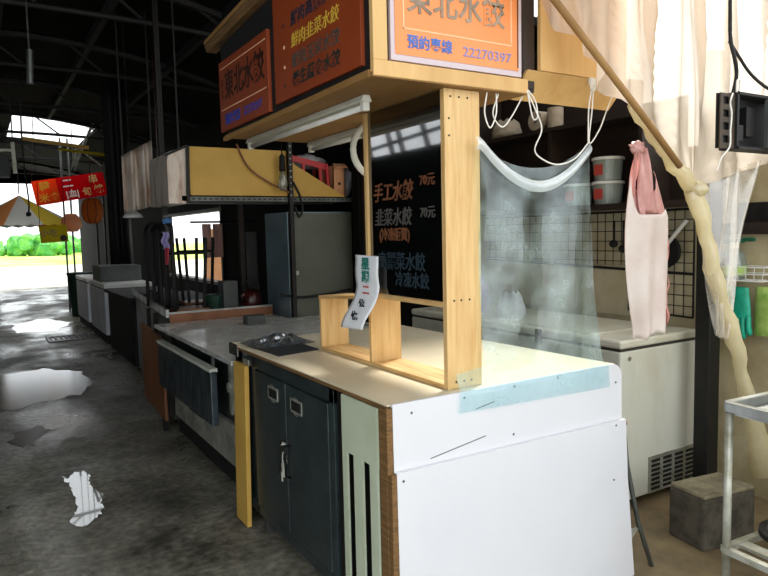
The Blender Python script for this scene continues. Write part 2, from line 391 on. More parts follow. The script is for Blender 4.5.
tag(splat([(-.3, 6.3), (.1, 6.2), (.45, 6.4), (.72, 6.5), (.88, 6.95), (.84, 7.6), (.5, 8.05), (.1, 7.9), (-.3, 8.1)], .0005, .002, 6, .03).done('puddle', 'puddle'), 'broad damp sheet of water across the aisle beside the brown panel', 'puddle')
tag(splat([(.4, 11.4), (.9, 11.3), (1.3, 12.2), (.9, 13.2), (.4, 12.6)], .0005, .002, 5, .05).done('puddle', 'puddle'), 'distant puddle in the aisle beyond the drain grate', 'puddle')
g = thing('drain_grate', 'rusty metal drain grate set across the aisle floor', 'grate', (1.1, 10.3, 0))
B().box(.72, 1.5, 10.05, 10.12, .0, .012).box(.72, 1.5, 10.55, 10.62, 0, .012).box(.72, .75, 10.12, 10.55, 0, .012).box(1.49, 1.5, 10.12, 10.55, 0, .012).done('grate_frame', 'dull_metal', g)
b = B()
for i in range(11): b.box(.75+i*.068, .785+i*.068, 10.12, 10.55, .0, .011)
b.done('grate_bars', 'dark_metal', g)

# ================================================================ THE STALL
ST = thing('stall_counter', 'stall counter with white boarded front, cream worktop and slotted side panel', 'counter', (1.57, 2.4, 0))
B().prism([(1.038, 1.70), (2.075, 1.70), (2.04, 2.45), (2.02, 3.16), (1.028, 3.16)], 'z', .862, .876).done('worktop_core', 'ply_edge', ST)
B().prism([(1.036, 1.698), (2.08, 1.698), (2.045, 2.45), (2.022, 3.162), (1.026, 3.162)], 'z', .876, .881).done('worktop', 'cream_top', ST)
# rounded top right corner of the front
arc = [(2.110-.05+.05*sin(a*pi/12), .882-.05+.05*cos(a*pi/12)) for a in range(7)]
B().prism([(1.052, .655), (1.050, .882)] + arc + [(2.112, .655)], 'y', 1.688, 1.699).done('upper_front_board', 'white_board', ST)
B().prism([(1.058, .0), (1.052, .668), (2.118, .66), (2.132, .43), (2.178, .0)], 'y', 1.672, 1.685).done('lower_front_board', 'white_board', ST)
B().box(1.032, 1.052, 1.70, 1.744, .04, .865).box(1.028, 1.05, 1.688, 1.70, .66, .872).box(1.034, 1.057, 1.674, 1.70, .0, .665).done('corner_batten', 'ply_edge', ST, bevel=.002)
b = B().box(1.028, 1.036, 1.75, 1.988, .665, .86)
for y0, y1 in ((1.955, 1.988), (1.848, 1.908), (1.752, 1.80)): b.box(1.028, 1.036, y0, y1, .03, .665)
b.done('slotted_side_panel', 'green_board', ST)
B().box(1.08, 1.10, 1.70, 2.05, .02, .86).done('slot_shade_panel', 'black', ST)  # black sheet puts the shade behind the slots into colour
B().box(2.00, 2.02, 1.72, 3.15, .02, .862).done('back_panel', 'dark_wood', ST)
B().box(1.05, 1.10, 1.988, 2.06, .02, .86).done('leg', 'dark_metal', ST); B().box(1.05, 1.09, 3.115, 3.16, .02, .86).done('leg', 'dark_metal', ST)
for x, z in ((1.12, .846), (1.33, .862), (1.55, .869), (1.76, .872), (2.075, .81), (1.545, .70)):
    B().lathe([(.004, 0), (.004, .002)], (x, 1.6862, z), 'y', 10).done('screw', 'dull_metal', ST)
for x, z in ((1.075, .64), (2.06, .645), (2.05, .43)):
    B().lathe([(.004, 0), (.004, .002)], (x, 1.670, z), 'y', 10).done('screw', 'dull_metal', ST)
o = B().prism([(1.19, .683), (1.42, .716), (1.42, .719), (1.19, .686)], 'y', 1.6872, 1.6885).prism([(1.38, .815), (1.46, .828), (1.46, .831), (1.38, .818)], 'y', 1.6872, 1.6885).done('scuff_mark', 'dull_metal', ST)
B().box(1.024, 1.03, 3.05, 3.17, .83, .885).box(1.024, 1.10, 3.155, 3.17, .83, .885).done('edge_trim', 'chrome', ST)

# ---- steel cabinet under the worktop
CB = thing('steel_cabinet', 'dark grey two-door steel cabinet under the counter worktop', 'cabinet', (1.4, 2.6, 0))
B().box(1.062, 1.95, 2.08, 3.105, .12, .855).done('body', 'dark_steel', CB, bevel=.004)
B().box(1.045, 1.066, 2.08, 3.11, .80, .855).box(1.045, 1.066, 2.08, 3.11, .10, .145).box(1.045, 1.066, 2.08, 2.118, .1, .855).box(1.045, 1.066, 2.872, 2.90, .1, .855).box(1.045, 1.066, 3.05, 3.11, .1, .855).done('face_frame', 'dark_steel', CB, bevel=.003)
for i, (y0, y1, yh, zh) in enumerate(((2.516, 2.868, 2.645, .728), (2.122, 2.508, 2.40, .722))):
    d = B().box(1.040, 1.060, y0, y1, .15, .795).done('door', 'dark_steel', CB, bevel=.004)
    h = B().lathe([(.026, 0), (.036, .002), (.040, .0)], (1.0385, yh, zh), 'x', 24, caps=False).box(1.036, 1.040, yh-.05, yh+.05, zh-.028, zh-.02).box(1.036, 1.040, yh-.05, yh+.05, zh+.02, zh+.028).box(1.036, 1.040, yh-.054, yh-.048, zh-.026, zh+.026).box(1.036, 1.040, yh+.048, yh+.054, zh-.026, zh+.026).done('recessed_handle', 'galv', d)
    B().box(1.0365, 1.0385, yh-.046, yh+.046, zh-.02, zh+.02).done('handle_cup', 'black', d)
    h['label'] = 'chrome recessed pull with a dark cup'
    yp = y0+.022 if i == 0 else y1-.03
    B().tube([(1.038, yp, .545), (1.018, yp, .535), (1.016, yp, .47), (1.018, yp, .415), (1.038, yp, .405)], .006, 8).done('pull_bar', 'dark_metal', d, smooth=True)
B().tube([(1.03, 2.52+.022*cos(a*pi/6), .475+.03*sin(a*pi/6)) for a in range(13)], .0028, 6).tube([(1.028, 2.525, .545), (1.02, 2.515, .54), (1.03, 2.505, .545)], .004, 6).box(1.022, 1.028, 2.51, 2.535, .40, .455).box(1.018, 1.022, 2.522, 2.532, .38, .42).done('keys', 'lamp_white', CB)
B().box(1.04, 1.046, 2.945, 3.02, .80, .825).done('name_plate', 'galv', CB)
for x, y in ((1.09, 2.11), (1.09, 2.88), (1.9, 2.11), (1.9, 3.07)): B().box(x-.018, x+.018, y-.018, y+.018, 0, .12).done('leg', 'dull_metal', CB)
tag(B().box(1.012, 1.034, 2.945, 3.10, .02, .80, rot=(0, .02, 0)).done('plank', 'yellow_board', bevel=.002), 'narrow yellow-brown plank standing upright against the steel cabinet', 'plank')

# ---- black mat and crumpled wrap on the far corner of the worktop
tag(B().prism([(1.065, 3.02), (1.30, 3.08), (1.295, 2.71), (1.08, 2.665)], 'z', .881, .885).done('rubber_mat', 'black_mat'), 'thin black rubber mat on the far corner of the cream worktop', 'mat')
def wr(a, b_):
    x = 1.06+.30*a; y = 2.88+.24*b_
    e = sin(pi*a)*sin(pi*b_)
    return (x, y, .887 + .035*e*(1+.9*noise.noise(Vector((a*7, b_*7, 3)))) + .004*abs(noise.noise(Vector((a*16, b_*16, 1)))))
tag(B().sheet(wr, 26, 22).done('plastic_wrap', 'wrap', solid=.0006), 'crumpled clear plastic wrap lying on the black rubber mat', 'plastic wrap')

# ---- wooden display stand: post, base, compartments
DS = thing('wooden_display_stand', 'pale pine stand on the worktop with broad post and open shelf compartments', 'stand', (1.37, 2.2, .881))
B().box(1.300, 1.446, 1.736, 1.758, .882, 1.87).done('post', 'pine', DS, bevel=.0015)
B().box(1.300, 1.440, 1.759, 2.70, .882, .898).done('base_board', 'pine_flat', DS, bevel=.001)
B().box(1.300, 1.440, 2.686, 2.702, .898, 1.118).done('end_board', 'pine', DS, bevel=.001)
B().box(1.300, 1.440, 2.236, 2.254, .898, 1.15).done('divider_board', 'pine', DS, bevel=.001)
B().prism([(2.236, 1.150), (2.236, 1.164), (2.704, 1.132), (2.704, 1.118)], 'x', 1.298, 1.442).done('top_board', 'pine_flat', DS, bevel=.001)
B().box(1.300, 1.44, 1.759, 2.236, 1.158, 1.174).done('middle_rail', 'pine_flat', DS, bevel=.001)
B().box(1.294, 1.312, 2.236, 2.252, 1.164, 1.87).done('edge_strip', 'pine', DS)
for x, z in ((1.325, 1.845), (1.36, 1.845), (1.395, 1.845), (1.318, 1.775), (1.318, 1.72), (1.33, 1.18), (1.36, 1.18), (1.395, 1.18), (1.335, .905), (1.368, .905), (1.40, .905)):
    B().lathe([(.0035, 0), (.0035, .002)], (x, 1.7345, z), 'y', 10).done('screw', 'dark_metal', DS)
MB = thing('menu_blackboard', 'glossy black menu board hung above the shelf compartments with chalk prices', 'blackboard', (1.31, 2, 1.17))
B().box(1.306, 1.316, 1.759, 2.236, 1.176, 1.868).done('panel', 'black_gloss', MB)
text('手工水餃', 'chalk_orange', MB, (1.3045, 2.07, 1.555), '-x', .075, .9, .0012, shear=.2)
text('70元', 'chalk_orange', MB, (1.3045, 1.845, 1.585), '-x', .045, 1, .0006)
text('韭菜水餃', 'chalk_grey', MB, (1.3045, 2.07, 1.462), '-x', .07, .9, .0006, shear=.15)
text('70元', 'chalk_grey', MB, (1.3045, 1.845, 1.475), '-x', .045, 1, .0006)
text('(冷凍販賣)', 'chalk_orange', MB, (1.3045, 2.06, 1.40), '-x', .05, .9, .001)
text('高麗菜水餃', 'chalk_blue', MB, (1.3045, 2.02, 1.30), '-x', .07, .9, .0004)
text('冷凍水餃', 'chalk_blue', MB, (1.3045, 1.95, 1.235), '-x', .06, .9, .0004)
# notice
NT = thing('paper_notice', 'white paper notice with green characters taped to the board edge strip', 'notice', (1.30, 2.3, 1.04))
def nf(a, b_):  # a along the board (far to near), b_ 0 top .. 1 bottom
    q = max(0, b_-.42)
    return (1.289 - .105*q - .008*sin(b_*9)*(b_), lerp(2.33, 2.15, a) + .012*sin(b_*8)*b_ + .02*q, 1.322-.285*b_ + .012*(a-.5)*(b_-.3))
def lerp(a, b_, t): return a+(b_-a)*t
B().sheet(nf, 8, 22).done('sheet', 'paper', NT, smooth=True, solid=.0008)
for ch, bb, cm, sz in (('星', .12, 'ink_green', .05), ('期', .30, 'ink_green', .048), ('二', .48, 'ink_red', .042), ('公', .66, 'ink_black', .036), ('休', .83, 'ink_black', .04)):
    p = nf(.5, bb); text(ch, cm, NT, (p[0]-.006, p[1], p[2]), '-x', sz, 1.3, .0014, rot=.1 if bb > .5 else 0)

# ---- canopy with signs
CN = thing('sign_canopy', 'plywood canopy box over the stall carrying orange signs', 'canopy', (1.4, 2.4, 1.87))
B().prism([(1.016, 1.704), (1.632, 1.704), (1.632, 3.09), (1.020, 3.09)], 'z', 1.871, 1.885).done('soffit_board', 'ply_soffit', CN)
B().box(1.018, 1.632, 1.700, 1.72, 1.874, 1.921).box(1.018, 1.068, 1.70, 1.72, 1.921, 2.62).box(1.068, 1.632, 1.70, 1.72, 2.50, 2.62).done('front_frame', 'plywood', CN, bevel=.002)
B().box(1.066, 1.70, 1.742, 1.756, 1.89, 2.6).box(1.62, 1.69, 1.73, 1.75, 1.9, 2.6).done('sign_backing', 'dark_wood', CN)
B().prism([(1.722, 1.884), (3.085, 1.876), (3.13, 2.30), (1.722, 2.40)], 'x', 1.028, 1.042).done('side_panel', 'black', CN)
B().prism([(1.722, 1.872), (3.09, 1.858), (3.09, 1.876), (1.722, 1.894)], 'x', 1.012, 1.03).done('bottom_batten', 'ply_soffit', CN, bevel=.001)
B().prism([(1.90, 2.365), (3.25, 2.302), (3.285, 2.338), (1.90, 2.425)], 'x', 1.0, 1.05).done('top_batten', 'ply_edge', CN, bevel=.002)
B().prism([(1.73, 2.43), (3.29, 2.345), (3.29, 2.365), (1.73, 2.45)], 'x', 1.0, 1.62).box(1.62, 1.634, 1.73, 3.08, 1.885, 2.30).done('roof_board', 'ply_soffit', CN)
WG = B().box(1.690, 2.14, 1.70, 1.716, 1.957, 2.62).done('wing_board', 'plywood', CN, bevel=.002)
B().prism([(1.702, 1.955), (1.716, 1.955), (1.80, 1.872), (1.786, 1.868)], 'x', 1.634, 2.14).done('wing_underside', 'plywood', CN)
B().prism([(1.7, 2.5), (1.76, 2.5), (2.07, 1.98), (2.045, 1.96)], 'y', 1.692, 1.70).done('wing_pole_shadow', 'ply_edge', CN)  # dark diagonal strip: the pole's cast shadow built as a thin solid
B().bar((2.08, 1.692, 1.96), (2.08, 1.692, 2.01), .014).done('wing_hook', 'dark_metal', CN)

def sign(name, label, y0, y1, z0, z1, lean=0):
    t = thing(name, label, 'sign', (1.02, (y0+y1)/2, z0), None)
    B().box(1.014, 1.028, y0, y1, z0, z1).done('panel', 'sign_orange_shade', t, bevel=.001)
    return t
S1 = sign('shop_sign', 'small square orange sign at the far end of the canopy side', 2.508, 3.12, 1.90, 2.220)
b = B().box(1.0125, 1.014, 2.53, 3.095, 2.184, 2.188).box(1.0125, 1.014, 2.53, 3.095, 1.996, 2.0)
b.done('border_line', 'sign_line', S1)
text('東北水餃', 'ink_brown', S1, (1.0128, 2.79, 2.09), '-x', .135, .92, .0022)
text('手\n工', 'ink_brown', S1, (1.0128, 3.075, 2.09), '-x', .045, .9, 0)
text('預約專線', 'ink_blue', S1, (1.0128, 2.945, 1.945), '-x', .055, .95, .0008)
text('22270397', 'ink_blue', S1, (1.0128, 2.69, 1.947), '-x', .05, 1.1, 0)
S2 = sign('shop_sign', 'large orange menu sign on the canopy side nearest the lit front', 1.765, 2.44, 1.915, 2.38)
for i, (tx, cm, z) in enumerate((('鮮肉高麗水餃', 'ink_dark_blue', 2.185), ('鮮肉韭菜水餃', 'ink_yellow', 2.108), ('鮮肉玉米水餃', 'ink_grey', 2.036), ('養生蔬食水餃', 'ink_dark_green', 1.970))):
    text(tx, cm, S2, (1.0128, 2.275, z), '-x', .056, 1.12, .0008 if i != 1 else 0, align='LEFT', shear=.12)
    B().lathe([(.007, 0), (.007, .002)], (1.0122, 2.34, z-.002), 'x', 12).done('bullet', ('ink_dark_blue', 'sign_line', 'sign_line', 'ink_dark_green')[i], S2)
S3 = thing('shop_sign', 'bright orange front sign in a pinkish frame facing the daylight', 'sign', (1.345, 1.71, 1.925))
B().box(1.083, 1.608, 1.706, 1.722, 1.926, 2.42).done('frame', 'sign_frame', S3, bevel=.002)
B().box(1.098, 1.592, 1.7035, 1.708, 1.945, 2.405).done('panel', 'sign_orange_lit', S3)
b = B().box(1.126, 1.560, 1.7020, 1.7036, 2.022, 2.0255).box(1.126, 1.130, 1.7020, 1.7036, 2.022, 2.38).box(1.556, 1.560, 1.702, 1.7036, 2.03, 2.38)
b.done('border_line', 'sign_line', S3)
B().box(1.586, 1.590, 1.702, 1.7036, 1.955, 2.4).done('border_stripe', 'red_dark', S3)
text('東北水餃', 'ink_tan', S3, (1.335, 1.702, 2.112), '-y', .10, .98, .0014)
text('預約專線', 'ink_blue_bright', S3, (1.225, 1.702, 1.984), '-y', .044, .98, .0006)
text('22270397', 'ink_blue_pale', S3, (1.455, 1.702, 1.980), '-y', .043, 1.2, .0002)

# ---- lamps below the canopy
def tube_lamp(label, x, y0, y1, z):
    t = thing('fluorescent_lamp', label, 'lamp', (x, (y0+y1)/2, z), 'fluorescent lamps under the canopy')
    B().prism([(x-.021, z+.008), (x+.021, z+.008), (x+.012, z+.03), (x-.012, z+.03)], 'y', y0, y1).done('housing', 'lamp_white', t, bevel=.002)
    B().tube([(x, y0+.03, z-.008), (x, y1-.03, z-.008)], .010, 12).done('tube', 'white_plastic', t, smooth=True)
    for a in (y0+.012, y1-.012): B().box(x-.013, x+.013, a-.010, a+.012, z-.022, z+.010).done('end_cap', 'lamp_white', t, bevel=.003)
tube_lamp('long fluorescent batten under the canopy edge near the orange menu sign', 1.132, 1.94, 3.06, 1.841)
tube_lamp('shorter fluorescent batten deeper under the canopy beside the white ring', 1.45, 2.50, 3.06, 1.841)
tag(B().tube([(1.475+.002*cos(a), 2.42+.135*cos(a*pi/16)*.0, 1.762) if False else (1.475+.112*cos(a*pi/16), 2.46, 1.762+.112*sin(a*pi/16)) for a in range(33)], .014, 10, caps=False).box(1.465, 1.485, 2.45, 2.47, 1.866, 1.874).done('ring_lamp', 'lamp_white', smooth=True), 'round white ring lamp hanging behind the menu blackboard', 'lamp')

# ---- clear plastic sheet
def lerp(a, b_, t): return a+(b_-a)*t
def shf(a, v):
    xt = lerp(1.425, 1.945, a); xb = lerp(1.30, 2.032, a) if v > .84 else lerp(1.44, 2.032, a)
    zt = 1.725 - .085*(1-abs(2*a-1)**2.2)*(1) - .03*(1-a); zb = lerp(.815, .80, a)
    if a > .97: zt = 1.724
    k = v**.92
    x = lerp(xt, xb, k); z = lerp(zt, zb, k)
    amp = .018*sin(pi*min(1, v*1.15)) if v < .87 else 0
    y = 1.722 + amp*(sin(a*13+v*2.5) + .6*noise.noise(Vector((a*5, v*4, 0)))) - .012
    if v > .86: y = 1.679 - .001 if z < .887 else lerp(1.71, 1.68, (v-.86)/.06 if v < .92 else 1)
    y = min(y, 1.73) if x < 1.46 else y
    return (x, y, z)
SH = thing('plastic_sheet', 'clear bluish plastic sheet hung from the canopy down to the white counter front', 'sheet', (1.67, 1.71, .8))
B().sheet(shf, 48, 60).done('film', 'sheet_clear', SH, smooth=True)
def fold(a, v):
    x = lerp(1.40, 1.938, a); zc = lerp(1.695, 1.722, a) - .15*(1-abs(2*a-1.08)**1.9 if abs(2*a-1.08) < 1 else 0)
    return (x, 1.700 - .012*sin(pi*v), zc + .04*(v-.5))
B().sheet(fold, 32, 6).done('top_fold', 'fold_highlight', SH, smooth=True)
# cords
CG = 'white cords hanging from the canopy'
def curve(pts, n=8):
    P = [Vector(p) for p in pts]; P = [P[0]*2-P[1]] + P + [P[-1]*2-P[-2]]; out = []
    for i in range(1, len(P)-2):
        for k in range(n):
            t = k/n; a, b_, c, d = P[i-1], P[i], P[i+1], P[i+2]
            out.append(.5*((2*b_) + (c-a)*t + (2*a-5*b_+4*c-d)*t*t + (3*b_-a-3*c+d)*t**3))
    out.append(P[-2]); return out
def cord(pts, label, rad=.0026):
    return tag(B().tube(curve(pts), rad, 6).done('cord', 'cord_white', smooth=True), label, 'cord', CG)
cord([(1.628, 1.70, 1.88), (1.655, 1.69, 1.82), (1.685, 1.69, 1.755), (1.652, 1.69, 1.685), (1.69, 1.69, 1.652), (1.765, 1.69, 1.637), (1.85, 1.69, 1.662), (1.93, 1.70, 1.722)], 'long white cord sagging across the top of the clear plastic sheet')
cord([(1.632, 1.70, 1.885), (1.665, 1.70, 1.85), (1.675, 1.70, 1.80), (1.655, 1.70, 1.79), (1.638, 1.70, 1.84), (1.628, 1.70, 1.885)], 'small closed white cord loop at the canopy front corner')
cord([(1.47, 1.725, 1.868), (1.455, 1.72, 1.80), (1.478, 1.72, 1.752), (1.505, 1.72, 1.80), (1.51, 1.725, 1.868)], 'looped white cord beside the pine post under the canopy')
cord([(1.52, 1.725, 1.868), (1.5, 1.73, 1.80), (1.54, 1.73, 1.76), (1.585, 1.73, 1.80), (1.625, 1.72, 1.868)], 'wide white cord loop between post and canopy corner')
cord([(1.942, 1.69, 1.935), (1.932, 1.70, 1.85), (1.936, 1.706, 1.724)], 'white cord from the wing hook to the sheet corner')
cord([(1.946, 1.69, 1.935), (1.95, 1.70, 1.85), (1.942, 1.706, 1.724), (1.99, 1.70, 1.775), (2.03, 1.70, 1.85), (2.078, 1.692, 1.95)], 'white cord running up from the sheet corner to the tarp pole')
tag(B().box(1.930, 1.956, 1.688, 1.70, 1.93, 1.955).tube([(1.943, 1.686, 1.94+.012*cos(a*pi/5)) if False else (1.943+.012*cos(a*pi/5), 1.69, 1.922+.012*sin(a*pi/5)) for a in range(11)], .004, 6).done('hook', 'white_plastic'), 'white plastic hook on the plywood wing holding the cords', 'hook')

# ================================================================ RIGHT SIDE
FZ = thing('chest_freezer', 'cream chest freezer behind the stall counter with a lidded top', 'freezer', (2.91, 2.6, 0))
B().box(2.604, 3.22, 2.09, 3.9, .05, .808).done('body', 'cream_enamel_front', FZ, bevel=.012)
B().box(2.61, 3.21, 2.096, 3.894, .806, .822).done('seal', 'seal', FZ)
B().box(2.60, 3.225, 2.085, 3.9, .820, .862).done('lid', 'cream_enamel', FZ, bevel=.012)
B().box(2.66, 3.16, 2.3, 3.85, .862, .868).done('lid_panel', 'cream_enamel', FZ, bevel=.003)
h = B().box(2.585, 2.604, 2.61, 2.65, .78, .86).box(2.575, 2.59, 2.62, 2.64, .80, .83).done('latch', 'dark_metal', FZ, bevel=.003)
B().lathe([(.012, 0), (.012, .006)], (2.665, 2.084, .77), 'y', 12).done('lock', 'chrome', FZ)
b = B().box(2.82, 3.21, 2.085, 2.091, .055, .245)
b.done('grille_panel', 'galv', FZ)
b = B()
for i in range(4):
    for k in range(7): b.box(2.84+i*.095, 2.905+i*.095, 2.081, 2.086, .07+k*.024, .083+k*.024)
b.done('grille_slot', 'black', FZ)
for x, y in ((2.66, 2.15), (3.16, 2.15), (2.66, 3.8), (3.16, 3.8)): B().lathe([(.025, 0), (.025, .05)], (x, y, 0), 'z', 12).done('foot', 'black', FZ)
# things on the freezer
def sack(name, c, w, d, h_, m, label, cat='bag', group=None):
    def fn(a, v):
        an = 2*pi*a; k = (1-.55*v**3)*(1 + .12*noise.noise(Vector((cos(an)*2, sin(an)*2, v*4)) + Vector(c)*5)); 
        if v < .08: k *= .9
        return (c[0]+w/2*cos(an)*k, c[1]+d/2*sin(an)*k, c[2]+h_*v + .01*sin(an*5)*v)
    return tag(B().sheet(fn, 28, 14).done(name, m, smooth=True), label, cat, group)
sack('plastic_bag', (2.80, 3.45, .868), .22, .26, .26, 'purple_bag', 'purple plastic bag slumped on the freezer lid seen through the clear sheet')
sack('plastic_bag', (2.78, 3.05, .868), .14, .2, .16, 'poly_bag', 'pale grey plastic bag on the freezer lid beside the purple one')
# wall behind: pale panel, wire grid, shelf unit
tag(B().box(3.325, 3.345, 2.62, 3.9, .87, 1.18).done('splash_panel', 'tile_wall', bevel=.003), 'plain cream splash panel standing on the wall behind the freezer', 'panel')
GR = thing('wire_grid', 'black wire grid hung on the wall behind the freezer under the shelf', 'wire grid', (3.31, 3, 1.0))
B().tube([(3.31, 2.18, 1.145), (3.31, 3.9, 1.19)], .009, 6).tube([(3.31, 2.18, 1.50), (3.31, 3.9, 1.50)], .006, 6).tube([(3.31, 2.18, .905), (3.31, 2.60, .915)], .006, 6).tube([(3.31, 2.18, .905), (3.31, 2.18, 1.50)], .006, 6).tube([(3.31, 2.60, .915), (3.31, 2.60, 1.50)], .006, 6).done('frame', 'dark_metal', GR)
b = B()
for i in range(29):
    y = 2.18+.06*i; z0 = .905 if y < 2.62 else 1.18
    b.tube([(3.312, y, z0), (3.312, y, 1.50)], .0028, 5)
for k in range(10):
    z = .965+.06*k; b.tube([(3.312, 2.18, z), (3.312, 2.60 if z < 1.17 else 3.9, z)], .0028, 5)
b.done('mesh', 'dark_metal', GR)
struct(B().box(3.345, 3.35, 2.0, 4.4, .8, 1.6).done('wall_tiles', 'tile_wall'))
WS = thing('wall_shelf', 'dark wooden shelf unit on the wall above the wire grid', 'shelf', (3.2, 3, 1.51))
B().box(3.08, 3.34, 2.08, 4.40, 1.515, 1.545).done('lower_board', 'dark_wood', WS)
B().box(3.08, 3.34, 2.35, 4.40, 2.015, 2.04).done('upper_board', 'dark_wood', WS)
B().box(3.33, 3.345, 2.25, 2.62, 1.545, 2.12).box(3.33, 3.345, 2.62, 2.85, 1.545, 2.28).box(3.33, 3.345, 2.85, 3.15, 1.545, 2.45).box(3.33, 3.345, 3.15, 4.40, 1.545, 2.85).done('back_board', 'dark_wood', WS)
for y in (2.35, 3.02, 3.75, 4.36): B().box(3.09, 3.33, y, y+.025, 1.545, 2.015 if y < 3.5 else 2.5).done('upright', 'dark_wood', WS)
B().box(2.52, 3.34, 4.385, 4.44, 1.2, 2.85).done('end_panel', 'dark_wood', WS)
def bucket(y, z, label):
    t = thing('bucket', label, 'bucket', (3.19, y, z), 'white tubs on the dark shelf')
    B().lathe([(.075, 0), (.088, .115), (.09, .12)], (3.19, y, z), 'z', 24).done('tub', 'clear_bottle', t, smooth=False)
    B().lathe([(.094, .118), (.094, .132), (.085, .135)], (3.19, y, z), 'z', 24).done('lid', 'white_plastic', t)
    B().box(3.103, 3.108, y-.03, y+.03, z+.03, z+.09).done('paper_label', 'label_red', t)
bucket(2.66, 1.546, 'white lidded tub with red label at the bottom of the shelf stack')
bucket(2.66, 1.686, 'white lidded tub on top of another tub on the dark shelf')
bucket(2.88, 1.546, 'single white lidded tub on the shelf near the sheet corner')
def roll(x, y, z, rad, hole, w, axis, m, label):
    return tag(B().lathe([(hole, 0), (rad, 0), (rad, w), (hole, w), (hole, 0)], (x, y, z), axis, 28, caps=False).done('paper_roll', m), label, 'roll', 'rolls on the upper shelf')
roll(3.10, 3.17, 2.105, .062, .018, .13, 'x', 'roll_beige', 'beige paper roll lying with its hole showing on the upper shelf')
roll(3.16, 3.05, 2.04, .05, .015, .13, 'z', 'roll_beige', 'beige paper roll standing upright on the upper shelf')
sack('cloth_bundle', (3.2, 3.55, 2.041), .2, .24, .13, 'roll_beige', 'beige cloth bundle on the upper shelf beyond the rolls', 'cloth')
# utensils on the grid
for y, z, l, lab in ((2.63, 1.42, .14, 'short black ladle hanging on the wire grid left of the pink bag'), (2.70, 1.42, .11, 'black tongs hanging on the wire grid next to the ladle')):
    tag(B().tube([(3.295, y, z+.03), (3.295, y, z-l)], .007, 8).blob((3.29, y, z-l), .03, (.6, 1, .8), 0).done('utensil', 'black', smooth=True), lab, 'utensil')
PN = thing('frying_pan', 'black pan hanging on the wire grid right of the pink bag', 'pan', (3.28, 2.33, 1.2))
B().lathe([(.09, 0), (.10, -.035), (.096, -.035), (.085, -.004)], (3.30, 2.34, 1.27), 'x', 28, caps=False).lathe([(.0, 0), (.09, 0)], (3.30, 2.34, 1.27), 'x', 28, caps=False).done('bowl', 'black', PN, smooth=True)
B().tube([(3.285, 2.34, 1.36), (3.285, 2.34, 1.50)], .009, 8).done('handle', 'black', PN)
tag(B().tube(curve([(3.27, 2.20, 1.44), (3.26, 2.23, 1.40), (3.26, 2.31, 1.31), (3.27, 2.36, 1.24)]), .012, 8).done('ladle', 'white_plastic', smooth=True), 'white ladle hanging in front of the black pan', 'utensil')

# black post and block
struct(B().box(3.055, 3.145, 1.92, 2.0, 0, 2.25).done('column', 'dark_metal', bevel=.004))
BK = thing('concrete_block', 'rough concrete block on the floor in front of the freezer', 'block', (2.73, 1.70, 0))
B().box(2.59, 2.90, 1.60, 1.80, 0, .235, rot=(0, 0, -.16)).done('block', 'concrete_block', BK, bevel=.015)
B().box(2.595, 2.895, 1.605, 1.795, .232, .25, rot=(0, 0, -.16)).done('lit_top', 'block_lit_top', BK, bevel=.006)  # thin paler slab: the light on the block's top face
# metal stand leaning behind the counter end
LD = thing('folding_stand', 'thin metal folding stand leaning at the white counter end', 'stand', (2.25, 1.69, 0))
B().tube([(2.150, 1.71, .62), (2.175, 1.71, .45), (2.235, 1.70, .2), (2.30, 1.68, .0)], .010, 8).done('front_leg', 'dull_metal', LD, smooth=True)
B().tube([(2.150, 1.71, .62), (2.15, 1.80, .3), (2.13, 1.90, .0)], .009, 8).done('rear_leg', 'dull_metal', LD, smooth=True)
B().bar((2.215, 1.70, .17), (2.133, 1.845, .15), .012).bar((2.225, 1.70, .18), (2.14, 1.69, .13), .016, .004).done('brace', 'galv', LD)
B().blob((2.150, 1.71, .63), .016, amp=0, sub=2).done('hinge', 'brown_panel', LD)

# ---- tarp and pole
TP = thing('tarp', 'translucent plastic tarp with folds gathered into a knotted roll along the pole', 'tarp', (2.4, 1.6, 0))
K = Vector((2.41, 1.60, 1.555))
def fan(a, v):
    an = radians(lerp(13, 143.2, a)); R = lerp(.015, 1.45 if a < .9 else lerp(1.45, 1.12, (a-.9)/.1), v)
    x = min(3.335, K.x+R*cos(an)); z = K.z+R*sin(an)*.97
    fr = .5+.5*noise.noise(Vector((a*9, 0, 5)))
    wv = sin(x*46 + 2*noise.noise(Vector((x*6, z*1.2, 0))))*.5 + sin(x*23+1.3)*.5
    wv += .8*abs(sin(x*31+2*fr+z*2)) - .4
    y = 1.60 + wv*.05*min(1, v*2.2)*(.5+fr) + .03*noise.noise(Vector((x*3, z*2, 1)))*v
    return (x, y, z)
B().sheet(fan, 190, 34).done('upper_film', 'tarp', TP, smooth=True)
def low(a, v):
    A = Vector((2.42, 1.60, 1.54)).lerp(Vector((2.60, 1.60, .95)), v); C = Vector((2.875, 1.60, 1.69)).lerp(Vector((2.66, 1.6, .93)), v**.85)
    p = A.lerp(C, a)
    p.y += .022*(sin(a*26+v*3)+.6*sin(a*11-v*5))*(1-.4*v)
    return p
B().sheet(low, 60, 40).done('lower_film', 'tarp_clear', TP, smooth=True)
up = [Vector((2.02, 1.585, 1.845)).lerp(K, t/16) + Vector((0, .006*sin(t*1.3), .006*sin(t*2.1))) for t in range(17)]
B().tube(up, [.014+.014*(t/16)**.6 for t in range(17)], 14, wob=.2).done('upper_roll', 'tarp_roll', TP, smooth=True)
dn = [K.lerp(Vector((2.87, 1.60, .60)), t/24) + Vector((.012*sin(t*.5), .005*sin(t*1.7), .004*sin(t*2.3))) for t in range(25)] + [Vector((2.93, 1.60, .45)), Vector((2.97, 1.6, .28))]
B().tube(dn, [.030+.004*sin(t*.9) for t in range(25)] + [.04, .05], 16, wob=.22).done('lower_roll', 'tarp_roll', TP, smooth=True)
B().blob(K + Vector((.02, -.01, .0)), .040, (1.1, .9, .8), .3, 9).done('knot', 'tarp_roll', TP, smooth=True)
